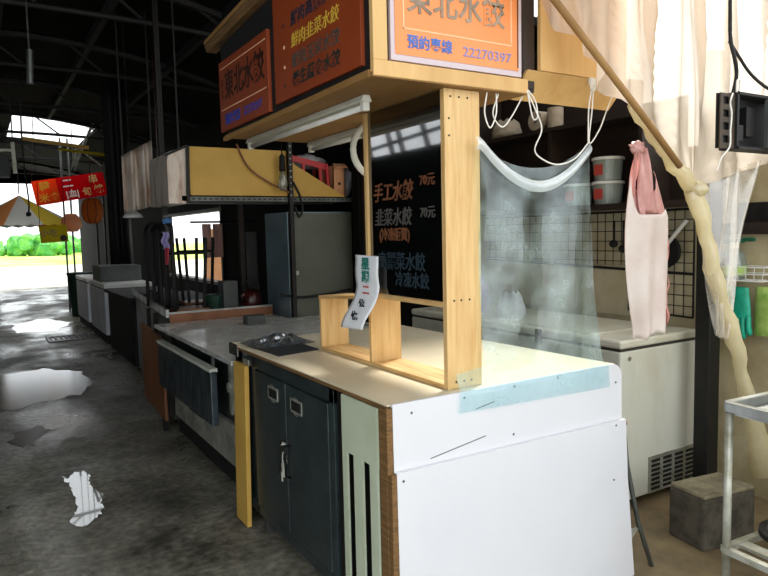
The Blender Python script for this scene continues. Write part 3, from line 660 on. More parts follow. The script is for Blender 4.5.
tag(B().tube([(1.437, 1.540, 2.246), (2.053, 1.540, 1.782), (2.285, 1.570, 1.637)], .012, 10).done('pole', 'ply_soffit', smooth=True), 'slanting brown pole holding up the edge of the plastic tarp', 'pole')

# ---- bag hanging from the pole
PB = thing('shopping_bag', 'long pink and white plastic bag hanging by its handles from the tarp pole', 'bag', (2.10, 1.6, 1.0))
def side_x(z, e):  # left (e=0) and right edge of the bag at height z
    t = (1.70-z)/.70
    if e == 0: return 2.040 - .046*sin(pi*min(1, t*1.05))*(1 if t < .55 else 1) + .02*max(0, t-.4)
    return 2.15 + .115*min(1, max(0, t-.05)*3.2) - .0*t
def front(a, v):
    zt = 1.455 + .15*max(0, 1-a*4.2)**1.5 + .02*max(0, a-.8)*5; z = lerp(zt, .992+.02*a, v)
    x = lerp(side_x(z, 0), side_x(z, 1)-.035, a)
    return (x, 1.582 - .018*sin(pi*a) + .010*sin(a*11+v*2)*(.3+v) - .012*(.5-v)*sin(pi*a), z + .006*sin(a*21)*v)
B().sheet(front, 40, 30).done('front_panel', 'bag_white', PB, smooth=True, solid=.001)
def back(a, v):
    zt = 1.52+.10*abs(2*a-1)**2; z = lerp(zt, 1.0+.03*a, v); x = lerp(side_x(z, 0)+.045, side_x(z, 1)+.02, a)
    return (x, 1.615 + .010*sin(a*13+v*3) + .004*sin(a*31), z)
B().sheet(back, 30, 26).done('back_panel', 'pink_film', PB, smooth=True, solid=.001)
def gus(a, v):
    z = lerp(1.44-.05*a, 1.005, v); x = side_x(z, 1)-.035 + .050*a + .006*sin(v*17)*a
    return (x, lerp(1.58, 1.612, a) + .008*sin(v*20), z)
B().sheet(gus, 8, 30).done('gusset', 'pink_bag', PB, smooth=True, solid=.001)
def hnd(b0, b1, t0, t1, zb):
    def fn(a, v):
        return (lerp(lerp(b0, b1, a), lerp(t0, t1, a), v**.7), 1.60+.010*sin(a*8+v*4), lerp(zb, 1.70, v))
    return fn
B().sheet(hnd(2.030, 2.062, 2.062, 2.082, 1.52), 6, 16).done('handle', 'pink_bag', PB, smooth=True, solid=.001)
B().sheet(hnd(2.095, 2.215, 2.085, 2.125, 1.46), 8, 16).done('handle', 'pink_film', PB, smooth=True, solid=.001)
B().blob((2.078, 1.60, 1.70), .026, (1.4, .6, .9), .6, 9).done('knot', 'pink_film', PB, smooth=True)

# ---- steel box with holes, cables
SB = thing('switch_box', 'dark open steel box with round holes hanging in front of the tarp', 'box', (2.65, 1.47, 1.70))
def face_with_holes():
    b = B()
    x0, x1 = 2.345, 2.44; zs = [1.70, 1.745, 1.79, 1.835, 1.88]
    b.box(x0, x0+.02, 1.45, 1.455, 1.695, 1.895).box(x1-.038, x1, 1.45, 1.455, 1.695, 1.895)
    for k in range(5): b.box(x0+.02, x1-.038, 1.45, 1.455, 1.695+.047*k, 1.695+.047*k+.02 if k < 4 else 1.895)
    return b
face_with_holes().done('flange', 'rust_brown', SB)
B().box(2.345, 2.44, 1.462, 1.468, 1.695, 1.895).done('flange_back', 'black', SB)
B().box(2.44, 2.78, 1.50, 1.512, 1.70, 1.905).box(2.44, 2.78, 1.44, 1.512, 1.895, 1.905).box(2.44, 2.78, 1.44, 1.512, 1.695, 1.705).box(2.438, 2.45, 1.44, 1.51, 1.695, 1.905).done('case', 'black', SB)
B().prism([(2.62, 1.705), (2.79, 1.70), (2.80, 1.95), (2.62, 1.885)], 'y', 1.425, 1.44).done('cover_plate', 'grey_box', SB)
B().box(2.47, 2.53, 1.47, 1.50, 1.73, 1.79).box(2.55, 2.6, 1.47, 1.50, 1.75, 1.86).done('terminal', 'dark_metal', SB)
tag(B().tube(curve([(2.405, 1.44, 1.895), (2.39, 1.44, 1.86), (2.40, 1.44, 1.82), (2.395, 1.44, 1.76), (2.392, 1.44, 1.70), (2.36, 1.45, 1.66), (2.345, 1.46, 1.61)]), .0032, 6).done('cable', 'cord_white', smooth=True), 'white cable running down the front of the steel box', 'cable')
tag(B().tube(curve([(2.43, 1.44, 1.90), (2.43, 1.44, 1.94), (2.45, 1.44, 1.945), (2.46, 1.45, 1.90)]), .0032, 6).done('cable', 'cord_white', smooth=True), 'short white cable loop at the top of the steel box', 'cable')
tag(B().tube(curve([(2.40, 1.46, 2.5), (2.41, 1.46, 2.2), (2.40, 1.45, 2.09), (2.43, 1.45, 2.02), (2.46, 1.46, 1.97), (2.455, 1.47, 1.90)]), .007, 8).done('cable', 'black', smooth=True), 'black cable dropping from above straight to the steel box', 'cable')
tag(B().tube(curve([(2.40, 1.455, 2.085), (2.45, 1.445, 2.03), (2.52, 1.44, 1.975), (2.62, 1.43, 1.93), (2.78, 1.42, 1.90)]), .006, 8).done('cable', 'black', smooth=True), 'black branch cable sloping right over the steel box', 'cable')

# ---- things on the right wall
BS = thing('wire_basket', 'small white wire basket on the wall holding a spray bottle', 'basket', (3.27, 1.86, 1.14))
b = B()
for z, k in ((1.13, .8), (1.165, .9), (1.20, 1)):
    x0, x1, y0, y1 = 3.30-.10*k, 3.335, 1.87-.13*k, 1.87+.11*k
    b.tube([(x0, y0, z), (x1, y0, z), (x1, y1, z), (x0, y1, z), (x0, y0, z)], .003, 5)
for i in range(6):
    y = 1.87-.13+.048*i; b.tube([(3.20, y, 1.20), (3.225, 1.87+(y-1.87)*.8, 1.13), (3.335, 1.87+(y-1.87)*.8, 1.13)], .0025, 5)
b.done('wires', 'white_plastic', BS)
SPB = thing('spray_bottle', 'clear spray bottle with green trigger standing in the wire basket', 'bottle', (3.27, 1.90, 1.135))
B().lathe([(.055, 0), (.062, .01), (.062, .08), (.052, .125), (.02, .16), (.018, .17)], (3.26, 1.93, 1.135), 'z', 24).done('bottle', 'bottle_film', SPB, smooth=True)
B().lathe([(.063, .02), (.063, .07)], (3.26, 1.93, 1.135), 'z', 24, caps=False).done('paper_label', 'lime_pouch', SPB)
B().lathe([(.024, .155), (.024, .185)], (3.26, 1.93, 1.135), 'z', 16).done('collar', 'white_plastic', SPB)
B().box(3.24, 3.28, 1.88, 2.03, 1.318, 1.342).box(3.25, 3.27, 2.0, 2.02, 1.27, 1.32).box(3.252, 3.268, 1.82, 1.88, 1.325, 1.345).done('trigger', 'green_plastic', SPB, bevel=.005)
def glove(y, z, label, lean):
    t = thing('rubber_glove', label, 'glove', (3.26, y, z), 'green rubber gloves under the basket')
    def loft(pts, rad, b): b.tube(curve(pts, 4), rad, 10); return b
    b = B()
    def cuff(a, v):
        an = 2*pi*a; w = lerp(.046, .052, min(1, v*1.3)) if v < .75 else lerp(.052, .048, (v-.75)*4)
        return (3.262+.016*sin(an), y + w*cos(an) + lean*v*.05, z - .155*v)
    b.sheet(cuff, 20, 12); b.done('palm', 'green_rubber', t, smooth=True)
    for k, (off, ln) in enumerate(((-.038, .085), (-.013, .105), (.012, .10), (.036, .085))):
        yy = y+off+lean*.05
        B().tube(curve([(3.262, yy, z-.14), (3.255, yy+off*.15, z-.155-ln*.5), (3.262, yy+off*.3, z-.155-ln)], 4), [.014]*8+[.009], 10).done('finger', 'green_rubber', t, smooth=True)
    B().tube(curve([(3.262, y+.04, z-.075), (3.25, y+.064, z-.12), (3.25, y+.06, z-.165)], 4), [.015]*8+[.009], 10).done('thumb', 'green_rubber', t, smooth=True)
glove(1.985, 1.105, 'green rubber glove hanging below the basket nearer the tarp roll', .3)
glove(1.895, 1.095, 'green rubber glove hanging below the basket nearer the lime pouch', -.2)
def pch(a, v):
    an = 2*pi*a; return (3.29+.035*cos(an)*(1-.9*v**6), 1.755+.075*sin(an)*(1-.06*v), lerp(.86, 1.10, v))
tag(B().sheet(pch, 24, 12).done('refill_pouch', 'lime_pouch', smooth=True), 'lime green refill pouch hanging on the wall right of the gloves', 'pouch')
struct(B().box(3.30, 3.35, 1.5, 2.04, 1.36, 1.42).done('trim_4', 'dark_wood'))
tag(B().box(3.335, 3.35, 1.60, 1.98, 1.42, 1.52).box(3.30, 3.335, 1.72, 1.80, 1.44, 1.5).done('socket_strip', 'dark_metal'), 'dark socket strip on the wall above the spray bottle', 'socket')

# ---- steel trolley, bottom right
CT = thing('steel_trolley', 'stainless steel trolley with slatted lower shelf at the right edge', 'trolley', (2.6, 1.0, 0))
cx, cy, ca = 2.241, 1.338, -.07
def rc(x, y): return (cx + x*cos(ca) - y*sin(ca), cy + x*sin(ca) + y*cos(ca))
def rbar(b, p, q, z0, z1, w, h_=None):
    a = rc(*p); c = rc(*q); b.bar((a[0], a[1], z0), (c[0], c[1], z1), w, h_); return b
Wd, Dp = .85, -.55
b = B(); P4 = [(0, 0), (Wd, 0), (Wd, Dp), (0, Dp)]
for i in range(4): rbar(b, P4[i], P4[(i+1) % 4], .765, .765, .028, .036)
b.done('top_rim', 'stainless', CT, bevel=.004)
B().prism([rc(.01, -.01), rc(Wd-.01, -.01), rc(Wd-.01, Dp+.01), rc(.01, Dp+.01)], 'z', .735, .748).done('tray', 'stainless', CT)
for (x, y) in P4:
    a = rc(x*.985+.006, y*.985-.006)
    B().tube([(a[0], a[1], .0), (a[0], a[1], .75)], .014, 12).done('leg', 'galv', CT, smooth=True)
b = B()
for i in range(4): rbar(b, P4[i], P4[(i+1) % 4], .235, .235, .026, .022)
b.done('shelf_frame', 'galv', CT)
for i in range(5): rbar(B(), (.09+i*.15, 0), (.09+i*.15, Dp), .236, .236, .05, .012).done('shelf_slat', 'galv', CT)
a = rc(.27, -.12)
PL = thing('pot_lid', 'black rimmed round pot lid lying on the trolley lower shelf', 'lid', (a[0], a[1], .245))
B().lathe([(.12, .0), (.14, .012), (.138, .03), (.11, .034)], (a[0], a[1], .245), 'z', 32).done('rim', 'black', PL, smooth=False)
B().lathe([(.112, .034), (.10, .045), (.03, .06), (.0, .062)], (a[0], a[1], .245), 'z', 32, caps=False).done('glass', 'dull_metal', PL, smooth=True)
B().lathe([(.012, .06), (.02, .075), (.022, .09), (.008, .095)], (a[0], a[1], .245), 'z', 16).done('knob', 'black', PL)

# ================================================================ FAR STALLS ALONG THE AISLE
T2 = thing('steel_worktable', 'low steel-topped worktable beyond the stall counter', 'table', (1.5, 4, 0))
B().prism([(1.04, 3.20), (2.3, 3.20), (2.3, 4.60), (1.95, 4.60), (1.95, 4.92), (1.04, 4.92)], 'z', .755, .782).done('top', 'steel_top', T2, bevel=.004)
B().box(1.12, 1.9, 3.24, 4.66, .17, .755).done('body', 'dark_steel', T2)
B().box(1.095, 1.12, 3.26, 4.64, .17, .40).done('front_panel', 'front_steel', T2, bevel=.004)
b = B()
for k in range(3): b.box(1.09, 1.096, 3.95, 4.25, .30+.028*k, .315+.028*k)
b.done('vent', 'black', T2)
B().box(1.12, 1.9, 3.24, 4.66, .05, .17).done('dark_base', 'black', T2)
for x, y in ((1.078, 4.87), (1.9, 4.85), (1.1, 3.25)): B().box(x-.02, x+.02, y-.02, y+.02, 0, .755).done('leg', 'dark_metal', T2)
FL = B().box(1.0, 1.035, 3.43, 4.66, .395, .695).done('drop_flap', 'flap_streak_shine', T2, bevel=.004)
B().box(.996, 1.038, 3.43, 4.66, .688, .706).done('flap_edge_highlight', 'lamp_white', FL)  # bright highlight along the steel edge, put in as white colour
B().box(1.035, 1.045, 3.5, 3.53, .42, .76).done('flap_hinge', 'dull_metal', FL)
B().box(1.04, 1.06, 3.215, 3.25, .5, .76).lathe([(.025, 0), (.025, .02)], (1.03, 3.235, .64), 'x', 14).done('bracket', 'galv', T2)
tag(B().prism([(4.69, .12), (5.36, .16), (5.36, .752), (4.69, .70)], 'x', 1.035, 1.055).done('brown_panel', 'brown_panel', bevel=.002), 'red-brown board closing the end of the steel worktable', 'panel')
tag(B().box(1.56, 1.70, 4.40, 4.50, .783, .845).box(1.575, 1.685, 4.392, 4.40, .80, .835).done('switch_unit', 'grey_box', bevel=.006), 'small grey box standing on the back of the steel worktable', 'box')

# third counter
T3 = thing('dark_counter', 'dark counter with raised light rim carrying the upturned stools', 'counter', (1.6, 6, 0))
B().prism([(1.17, 4.99), (1.96, 4.99), (1.96, 7.3), (1.37, 7.3)], 'z', .04, .80).done('body', 'dull_metal', T3)
B().prism([(1.15, 4.97), (1.96, 4.97), (1.96, 7.32), (1.35, 7.32)], 'z', .80, .815).done('top', 'black', T3)
B().box(1.16, 1.97, 4.95, 4.968, .70, .842).done('front_rail', 'brown_panel', T3)
B().bar((1.15, 4.97, .845), (1.35, 7.32, .845), .022, .06).bar((1.15, 4.958, .848), (1.97, 4.958, .848), .02, .014).done('rim', 'stainless', T3)
B().bar((1.175, 5.5, .05), (1.175, 5.5, .8), .03).bar((1.205, 5.9, .05), (1.205, 5.9, .8), .03).done('front_post', 'dark_metal', T3)
# stools, upturned on the counter
def stool(x, y, s, label):
    t = thing('metal_stool', label, 'stool', (x, y, .816), 'upturned stools on the dark counter')
    B().box(x-.15*s, x+.15*s, y-.15*s, y+.15*s, .817, .84).done('seat', 'brown_panel', t, bevel=.006)
    for i, j in ((-1, -1), (1, -1), (1, 1), (-1, 1)):
        B().tube([(x+.11*s*i, y+.11*s*j, .84), (x+.14*s*i, y+.14*s*j, 1.40)], .014, 8).done('leg', 'black', t)
    b = B(); q = .13*s
    for (p, w) in (((-1, -1), (1, -1)), ((1, -1), (1, 1)), ((1, 1), (-1, 1)), ((-1, 1), (-1, -1))):
        b.tube([(x+q*p[0], y+q*p[1], 1.28), (x+q*w[0], y+q*w[1], 1.28)], .011, 8)
    b.done('stretcher', 'black', t)
stool(1.40, 5.35, .95, 'upturned black stool on the dark counter nearest the bent tube rack')
stool(1.62, 5.85, .9, 'upturned black stool deeper on the counter near the pink bags')
TR = thing('tube_rack', 'tall rack of bent black tubes standing on the dark counter', 'rack', (1.25, 5.4, .816))
for k, y in enumerate((5.2, 5.45, 5.7)):
    x0 = 1.10 + (y-5)*.05; x0 = max(x0, 1.215)
    B().tube(curve([(x0-.0, y+.22, .82), (x0-.0, y+.22, 1.38), (x0+.0, y+.18, 1.48), (x0+.02, y+.08, 1.525), (x0+.03, y-.02, 1.50), (x0+.035, y-.06, 1.42), (x0+.035, y-.06, .82)], 6), .016, 10).done('bent_tube', 'black', TR, smooth=True)
B().tube([(1.215, 5.42, .95), (1.24, 5.92, .95)], .012, 8).done('cross_bar', 'black', TR)
tag(B().sheet(lambda a, v: (1.185+.05*a+.01*sin(v*9), 5.16+.02*sin(a*7), lerp(1.45, 1.32, v)), 8, 10).done('cloth', 'lilac_cloth', smooth=True, solid=.006), 'lilac cloth draped on the bent tube rack', 'cloth')
tag(B().sheet(lambda a, v: (1.20+.028*a*(1-.5*v), 5.15+.02*sin(a*7), lerp(1.33, 1.20, v)), 8, 10).done('cloth', 'crimson_cloth', smooth=True, solid=.006), 'crimson cloth hanging below the lilac cloth', 'cloth')
tag(B().blob((1.235, 5.2, 1.535), .03, (1.2, 1, .8), .4).done('cloth', 'blue_cloth', smooth=True), 'blue rag bunched on top of the bent tube rack', 'cloth')
tag(B().lathe([(.07, 0), (.09, .12), (.095, .125)], (1.60, 5.25, .816), 'z', 20).done('bucket', 'dark_green'), 'small dark green bucket on the dark counter', 'bucket')
tag(B().box(1.62, 1.74, 5.1, 5.24, .816, 1.05).done('metal_tin', 'grey_box', bevel=.005), 'square grey tin on the dark counter beside the green bucket', 'tin')
tag(B().box(1.86, 1.90, 5.35, 5.39, .816, 1.85).done('prop_post', 'dark_wood'), 'dark wooden post standing on the counter behind the tin', 'post')
KT = thing('kettle', 'dark red glossy kettle on the counter in front of the steel locker', 'kettle', (1.86, 5.12, .816))
B().lathe([(.07, 0), (.085, .03), (.08, .11), (.05, .15), (.02, .16)], (1.86, 5.12, .816), 'z', 24).done('pot', 'red_dark', KT, smooth=True)
B().tube(curve([(1.80, 5.12, .95), (1.80, 5.12, 1.02), (1.86, 5.12, 1.05), (1.92, 5.12, 1.02), (1.92, 5.12, .95)]), .008, 8).done('handle', 'black', KT, smooth=True)
B().tube([(1.80, 5.08, .87), (1.77, 5.04, .92), (1.755, 5.02, .95)], .012, 8).done('spout', 'red_dark', KT, smooth=True)
tag(B().box(1.90, 1.99, 5.30, 5.33, .816, 1.44, rot=(0, 0, -.1)).done('tray', 'dark_metal', bevel=.004), 'dark flat tray standing upright beside the steel locker', 'tray')
for i, (x, w) in enumerate(((2.02, .10), (2.14, .10))):
    tag(B().sheet(lambda a, v: (x+w*a, 7.0+.02*sin(a*9+i), lerp(1.54, 1.18, v)), 10, 12).done('pink_bag', 'pink_bag', smooth=True), ('pink and white plastic bag hanging beside the stools', 'pink and white plastic bag hanging next to the dark post')[i], 'bag', 'bags hanging over the dark counter')
tag(B().tube([(1.9, 7.0, 1.56), (2.61, 7.0, 1.56)], .012, 6).done('rail', 'dark_metal'), 'dark rail carrying the pink bags', 'rail')
tag(B().box(2.9, 4.2, 10.0, 10.05, 0, 1.45, rot=(0, .12, 0)).done('tan_board', 'cardboard'), 'tan board leaning outside the bright side opening', 'board')

# steel locker
LK = thing('steel_locker', 'tall grey-green steel locker behind the worktable', 'locker', (2.25, 4.9, 0))
B().box(2.0, 2.55, 4.67, 5.13, .0, 1.58).done('body', 'cabinet_side', LK, bevel=.004)
d = B().box(2.006, 2.545, 4.648, 4.672, .06, 1.57).done('door', 'greenish_cabinet', LK, bevel=.003)
B().box(2.03, 2.07, 4.64, 4.65, 1.10, 1.13).done('handle', 'galv', d)
tag(B().tube(curve([(1.9, 4.6, .96), (2.05, 4.62, .93), (2.25, 4.62, .935), (2.5, 4.62, .96)]), .010, 8).done('hose', 'black', smooth=True), 'black hose strung across the steel locker door', 'hose')
# slotted angle shelf above, with yellow board
SF = thing('slotted_shelf', 'overhead shelf of slotted steel angle carrying boards and a red crate', 'shelf', (2.0, 4.9, 1.66))
B().box(1.20, 2.62, 4.60, 4.64, 1.685, 1.69).box(1.20, 2.62, 4.60, 4.604, 1.655, 1.69).box(1.20, 2.62, 5.10, 5.14, 1.66, 1.69).done('edge_angle', 'dull_metal', SF)
b = B()
for i in range(34): b.box(1.23+i*.04, 1.25+i*.04, 4.5985, 4.6005, 1.665, 1.676)
b.done('angle_slot', 'black', SF)
B().box(1.20, 2.62, 4.64, 5.10, 1.672, 1.684).done('deck', 'dark_wood', SF)
for x in (2.0, 2.585):
    z0 = 0 if x < 2.6 else 0
    B().box(x-.018, x+.018, 4.575, 4.579, .785 if x < 2.3 else 0, 2.45).box(x-.018, x-.014, 4.575, 4.60, .785 if x < 2.3 else 0, 2.45).done('slotted_post', 'dark_metal', SF)
b = B()
for k in range(16): b.lathe([(.006, 0), (.006, .001)], (2.0, 4.573, 1.70+.045*k), 'y', 10)
b.done('post_hole', 'galv', SF)
tag(B().box(1.262, 1.985, 4.61, 4.635, 1.695, 2.03).done('yellow_board', 'yellow_board', bevel=.002), 'large yellow-brown board standing on the overhead shelf', 'board')
tag(B().prism([(2.03, 1.695), (2.48, 1.695), (2.06, 1.93), (2.03, 1.96)], 'y', 4.62, 4.64).done('yellow_board', 'yellow_board'), 'triangular yellow offcut leaning in front of the red crate', 'board')
tag(B().tube(curve([(1.60, 4.598, 2.06), (1.68, 4.594, 1.90), (1.82, 4.592, 1.80), (1.98, 4.57, 1.72)]), .007, 6).done('cable', 'brown_panel', smooth=True), 'brown cable sagging across the large yellow board', 'cable')
tag(B().tube(curve([(2.01, 4.565, 1.80), (2.06, 4.56, 1.70), (2.08, 4.56, 1.60), (2.05, 4.56, 1.54), (2.02, 4.565, 1.62)]), .010, 6).done('cable', 'black', smooth=True), 'black cable coiled on the slotted post', 'cable')
BL = thing('bulb_holder', 'hanging black bulb holder with a clear bulb against the yellow board', 'bulb', (1.93, 4.55, 1.75))
B().lathe([(.006, .0), (.02, -.02), (.024, -.12), (.02, -.13)], (1.925, 4.55, 2.0), 'z', 14).tube([(1.925, 4.55, 2.0), (1.92, 4.55, HZ)], .004, 6).done('holder', 'black', BL, smooth=True)
B().lathe([(.018, -.13), (.028, -.17), (.036, -.22), (.028, -.255), (.01, -.27)], (1.925, 4.55, 2.0), 'z', 16).done('bulb', 'bottle_film', BL, smooth=True)
CR = thing('red_crate', 'red plastic crate lying tilted on the overhead shelf', 'crate', (2.25, 4.85, 1.70))
def cr(b, p, q, w=.035, h_=.02): b.bar(p, q, w, h_); return b
b = B(); y = 4.70
cr(b, (2.06, y, 1.99), (2.36, y, 1.93), .02, .045); cr(b, (2.06, y, 1.70), (2.36, y, 1.705), .02, .03)
cr(b, (2.355, y, 1.95), (2.37, y, 1.70), .02, .04); cr(b, (2.06, y, 1.99), (2.06, y, 1.70), .02, .04); cr(b, (2.30, y, 1.94), (2.31, y, 1.70), .02, .022); cr(b, (2.16, y, 1.97), (2.16, y, 1.70), .02, .022)
b.done('front_side', 'red_plastic', CR)
b = B(); cr(b, (2.36, 4.70, 1.935), (2.42, 5.05, 1.97), .02, .045); cr(b, (2.37, 4.70, 1.705), (2.42, 5.05, 1.705), .02, .03); cr(b, (2.06, 5.05, 2.0), (2.42, 5.05, 1.97), .02, .045); cr(b, (2.42, 5.05, 1.98), (2.42, 5.05, 1.7), .02, .03); cr(b, (2.06, 4.70, 1.99), (2.06, 5.05, 2.0), .02, .045)
b.done('back_side', 'red_plastic', CR)
B().prism([(2.05, 4.69), (2.36, 4.69), (2.42, 5.06), (2.05, 5.06)], 'z', 1.692, 1.70).done('bottom', 'red_plastic', CR)
BX = thing('cardboard_box', 'open cardboard box on the overhead shelf beside the red crate', 'box', (2.48, 4.85, 1.69))
B().box(2.395, 2.50, 4.66, 4.668, 1.692, 1.94).box(2.395, 2.50, 4.9, 4.908, 1.692, 1.94).box(2.395, 2.403, 4.66, 4.908, 1.692, 1.94).box(2.492, 2.50, 4.66, 4.908, 1.692, 1.94).box(2.395, 2.5, 4.66, 4.9, 1.692, 1.70).done('box', 'cardboard', BX)
B().box(2.395, 2.50, 4.60, 4.665, 1.935, 1.942, rot=(.5, 0, 0)).done('flap', 'cardboard', BX)
B().lathe([(.012, 0), (.012, .002)], (2.45, 4.657, 1.80), 'y', 12).done('hand_hole', 'black', BX)
tag(B().blob((2.27, 4.86, 1.98), .10, (1.4, .8, .6), .5, 9).done('plastic_bag', 'poly_bag', smooth=True), 'crumpled pale plastic bag lying on top of the red crate', 'bag')
tag(B().blob((2.56, 4.8, 1.83), .11, (.55, .8, 1.2), .4, 9).done('plastic_bag', 'poly_bag', smooth=True), 'grey filled plastic bag beside the cardboard box', 'bag')
# stainless duct left of yellow board, hanging metal sheet
DU = thing('metal_duct', 'weathered metal duct at the left end of the yellow board', 'duct', (1.18, 4.8, 1.63))
B().prism([(1.11, 1.635), (1.235, 1.635), (1.245, 2.03), (1.125, 1.985), (1.11, 1.93)], 'y', 4.60, 5.15).done('body', 'rusty_sheet', DU, bevel=.006)
B().bar((1.24, 4.592, 1.64), (1.25, 4.592, 2.03), .022).bar((1.10, 4.592, 1.96), (1.25, 4.592, 2.03), .016).done('edge_frame', 'dark_metal', DU)
B().bar((1.165, 4.9, 2.1), (1.165, 4.9, HZ), .01).bar((1.22, 4.7, 2.0), (1.22, 4.7, HZ), .01).done('hanger', 'dark_metal', DU)
def ms(a, v):
    x = lerp(1.06, 1.27, a); return (x, 5.75+.45*(1-a)*.4+.03*sin(a*16), lerp(2.10+.115*a+.0*sin(a*20), 1.615+.06*a, v))
MS = thing('metal_sheet', 'rust-streaked bent metal sheet hanging over the aisle edge', 'sheet', (1.16, 5.9, 1.6))
B().sheet(ms, 30, 8).done('panel', 'rusty_sheet', MS, smooth=True, solid=.004)
B().bar((1.07, 5.93, 2.1), (1.07, 5.93, HZ), .012).bar((1.27, 5.76, 2.2), (1.27, 5.76, HZ), .012).done('hanger', 'dark_metal', MS)
LS = thing('white_lampshade', 'white bowl lampshade hanging below the rusty metal sheet', 'lampshade', (1.15, 6.05, 1.58))
B().lathe([(.005, .07), (.03, .06), (.075, .02), (.085, 0)], (1.15, 6.05, 1.585), 'z', 20).done('shade', 'white_plastic', LS, smooth=True)
B().tube([(1.15, 6.05, 1.65), (1.15, 6.05, HZ)], .004, 6).done('cord', 'black', LS)
tag(B().box(1.155, 1.19, 4.98, 5.01, 1.57, HZ).done('frame_post', 'dark_metal'), 'slim dark steel post between the metal sheet and the duct', 'post')
tag(B().box(1.5, 1.66, 6.9, 6.93, 1.75, 2.0).bar((1.58, 6.915, 2.0), (1.58, 6.915, HZ), .01).done('notice_board', 'red_dark'), 'small dark red board hanging between metal sheet and duct', 'board')
tag(B().sheet(lambda a, v: (lerp(1.30, 1.56, a), 8.3+.04*sin(a*14), lerp(3.24, 1.1, v)), 14, 6).done('dark_curtain', 'black', smooth=True, solid=.006), 'black cloth curtain hanging beside the red banner', 'curtain')

# freezers far down the aisle
def far_freezer(y0, y1, x0, label):
    t = thing('chest_freezer', label, 'freezer', (x0+.3, y0, 0), 'freezers down the aisle')
    B().box(x0, x0+.62, y0, y1, .12, .72).done('body', 'pale_box', t, bevel=.01)
    B().box(x0-.005, x0+.625, y0-.01, y1+.01, .74, .80).done('lid', 'white_plastic', t, bevel=.01)
    B().box(x0+.01, x0+.61, y0+.01, y1-.01, .71, .745).done('seal', 'seal', t)
    B().box(x0+.02, x0+.6, y0+.02, y1-.02, .0, .12).done('dark_base', 'black', t)  # black box stands in for the dark shadow under the freezer
    B().box(x0+.06, x0+.10, y0-.012, y0, .3, .66).done('handle', 'black', t)
far_freezer(9.35, 10.7, 1.36, 'white chest freezer down the aisle beside the dark crate')
far_freezer(11.0, 12.3, 1.36, 'white chest freezer down the aisle farther off beside the green bin')
tag(B().box(1.37, 1.98, 7.5, 9.1, 0, .72).box(1.33, 2.0, 7.45, 9.15, .72, .76).done('dark_bench', 'black', bevel=.005), 'black bench between the dark counter and the white freezer', 'bench')
tag(B().box(1.40, 1.95, 9.9, 10.6, .801, 1.02).done('dark_crate', 'grey_box', bevel=.01), 'dark grey crate lying on the white freezer lid', 'crate')
tag(B().lathe([(.22, 0), (.26, .74), (.28, .76), (.28, .80)], (1.58, 13.2, 0), 'z', 24).done('green_bin', 'dark_green'), 'round dark green bin beside the aisle exit', 'bin')
for i, x in enumerate((1.43, 1.56)):
    tag(B().bar((x, 14.2, 0), (x, 14.2, HZ), .035).done('steel_pole', 'dull_metal'), ('thin steel pole behind the green bin on its left', 'thin steel pole behind the green bin on its right')[i], 'pole')
for i, x in enumerate((1.92, 2.06)):
    tag(B().bar((x, 13.6, 0), (x, 13.6, 2.4), .035).done('steel_pole', 'dark_metal'), ('dark pole under the round lantern', 'dark pole beside the black curtain')[i], 'pole')
# hanging banner, lantern, yellow sign, awning
RB = thing('hanging_banner', 'tilted red and orange banner with big characters hanging over the aisle', 'banner', (1.4, 12.5, 2.27))
BA = .17; BS_ = 1.389
def bp(u_, v_, dy=0):
    x = (u_*cos(BA) - v_*sin(BA))*BS_; z = (u_*sin(BA)+v_*cos(BA))*BS_
    return Vector((1.395+x, 12.5+dy, 2.277+z))
def bq(b, u0, u1, v0, v1, d0, d1):
    c = [bp(u_, v_) for u_, v_ in ((u0, v0), (u1, v0), (u1, v1), (u0, v1))]
    return b.prism([(p.x, p.z) for p in c], 'y', 12.5+d0, 12.5+d1)
bq(B(), -.15, .40, -.145, .145, 0, .006).done('red_cloth', 'banner_red', RB)
bq(B(), -.42, -.15, -.15, .145, 0, .006).done('orange_cloth', 'banner_orange', RB)
for ch, u_, v_, sz, cm in (('韓', -.29, .06, .12, 'banner_yellow'), ('米', -.32, -.075, .12, 'banner_yellow'), ('食', -.20, -.08, .11, 'banner_yellow'), ('二', -.03, .06, .12, 'banner_white'), ('|血|', 0, -.07, .10, 'banner_white'), ('串', .27, .07, .11, 'banner_tan'), ('旬', .17, -.07, .11, 'banner_tan'), ('燒', .31, -.06, .11, 'banner_tan')):
    text(ch, cm, RB, bp(u_, v_, -.002), '-y', sz*BS_, 1, .004, rot=BA)
B().tube([bp(-.41, .14), (.80, 11.3, HZ)], .005, 5).done('string', 'dull_metal', RB); B().tube([bp(.39, .14), (1.9, 11.3, 3.2)], .005, 5).done('string', 'dull_metal', RB)
LT = thing('paper_lantern', 'round orange ribbed lantern hanging under the banner end', 'lantern', (1.255, 9.2, 1.7))
B().lathe([(.05, .16), (.10, .13), (.13, .05), (.13, -.05), (.10, -.13), (.05, -.16)], (1.255, 9.2, 1.765), 'z', 20).done('shade', 'lantern_orange', LT, smooth=True)
b = B()
for k in range(8):
    an = 2*pi*k/8+.2; b.tube([(1.255+q*1.02*cos(an), 9.2+q*1.02*sin(an), 1.765+h_) for q, h_ in ((.05, .16), (.10, .13), (.13, .05), (.13, -.05), (.10, -.13), (.05, -.16))], .006, 5)
b.done('rib', 'lantern_rib', LT)
B().tube([(1.255, 9.2, 1.92), (1.255, 9.2, HZ)], .004, 5).done('cord', 'black', LT)
LT2 = thing('paper_lantern', 'peach lantern partly hidden behind the orange ribbed one', 'lantern', (1.28, 11, 1.7))
B().lathe([(.07, .13), (.14, .05), (.14, -.06), (.08, -.14)], (1.20, 11, 1.66), 'z', 20).done('shade', 'lantern_peach', LT2, smooth=True)
B().tube([(1.20, 11, 1.78), (1.20, 11, HZ)], .004, 5).done('cord', 'black', LT2)
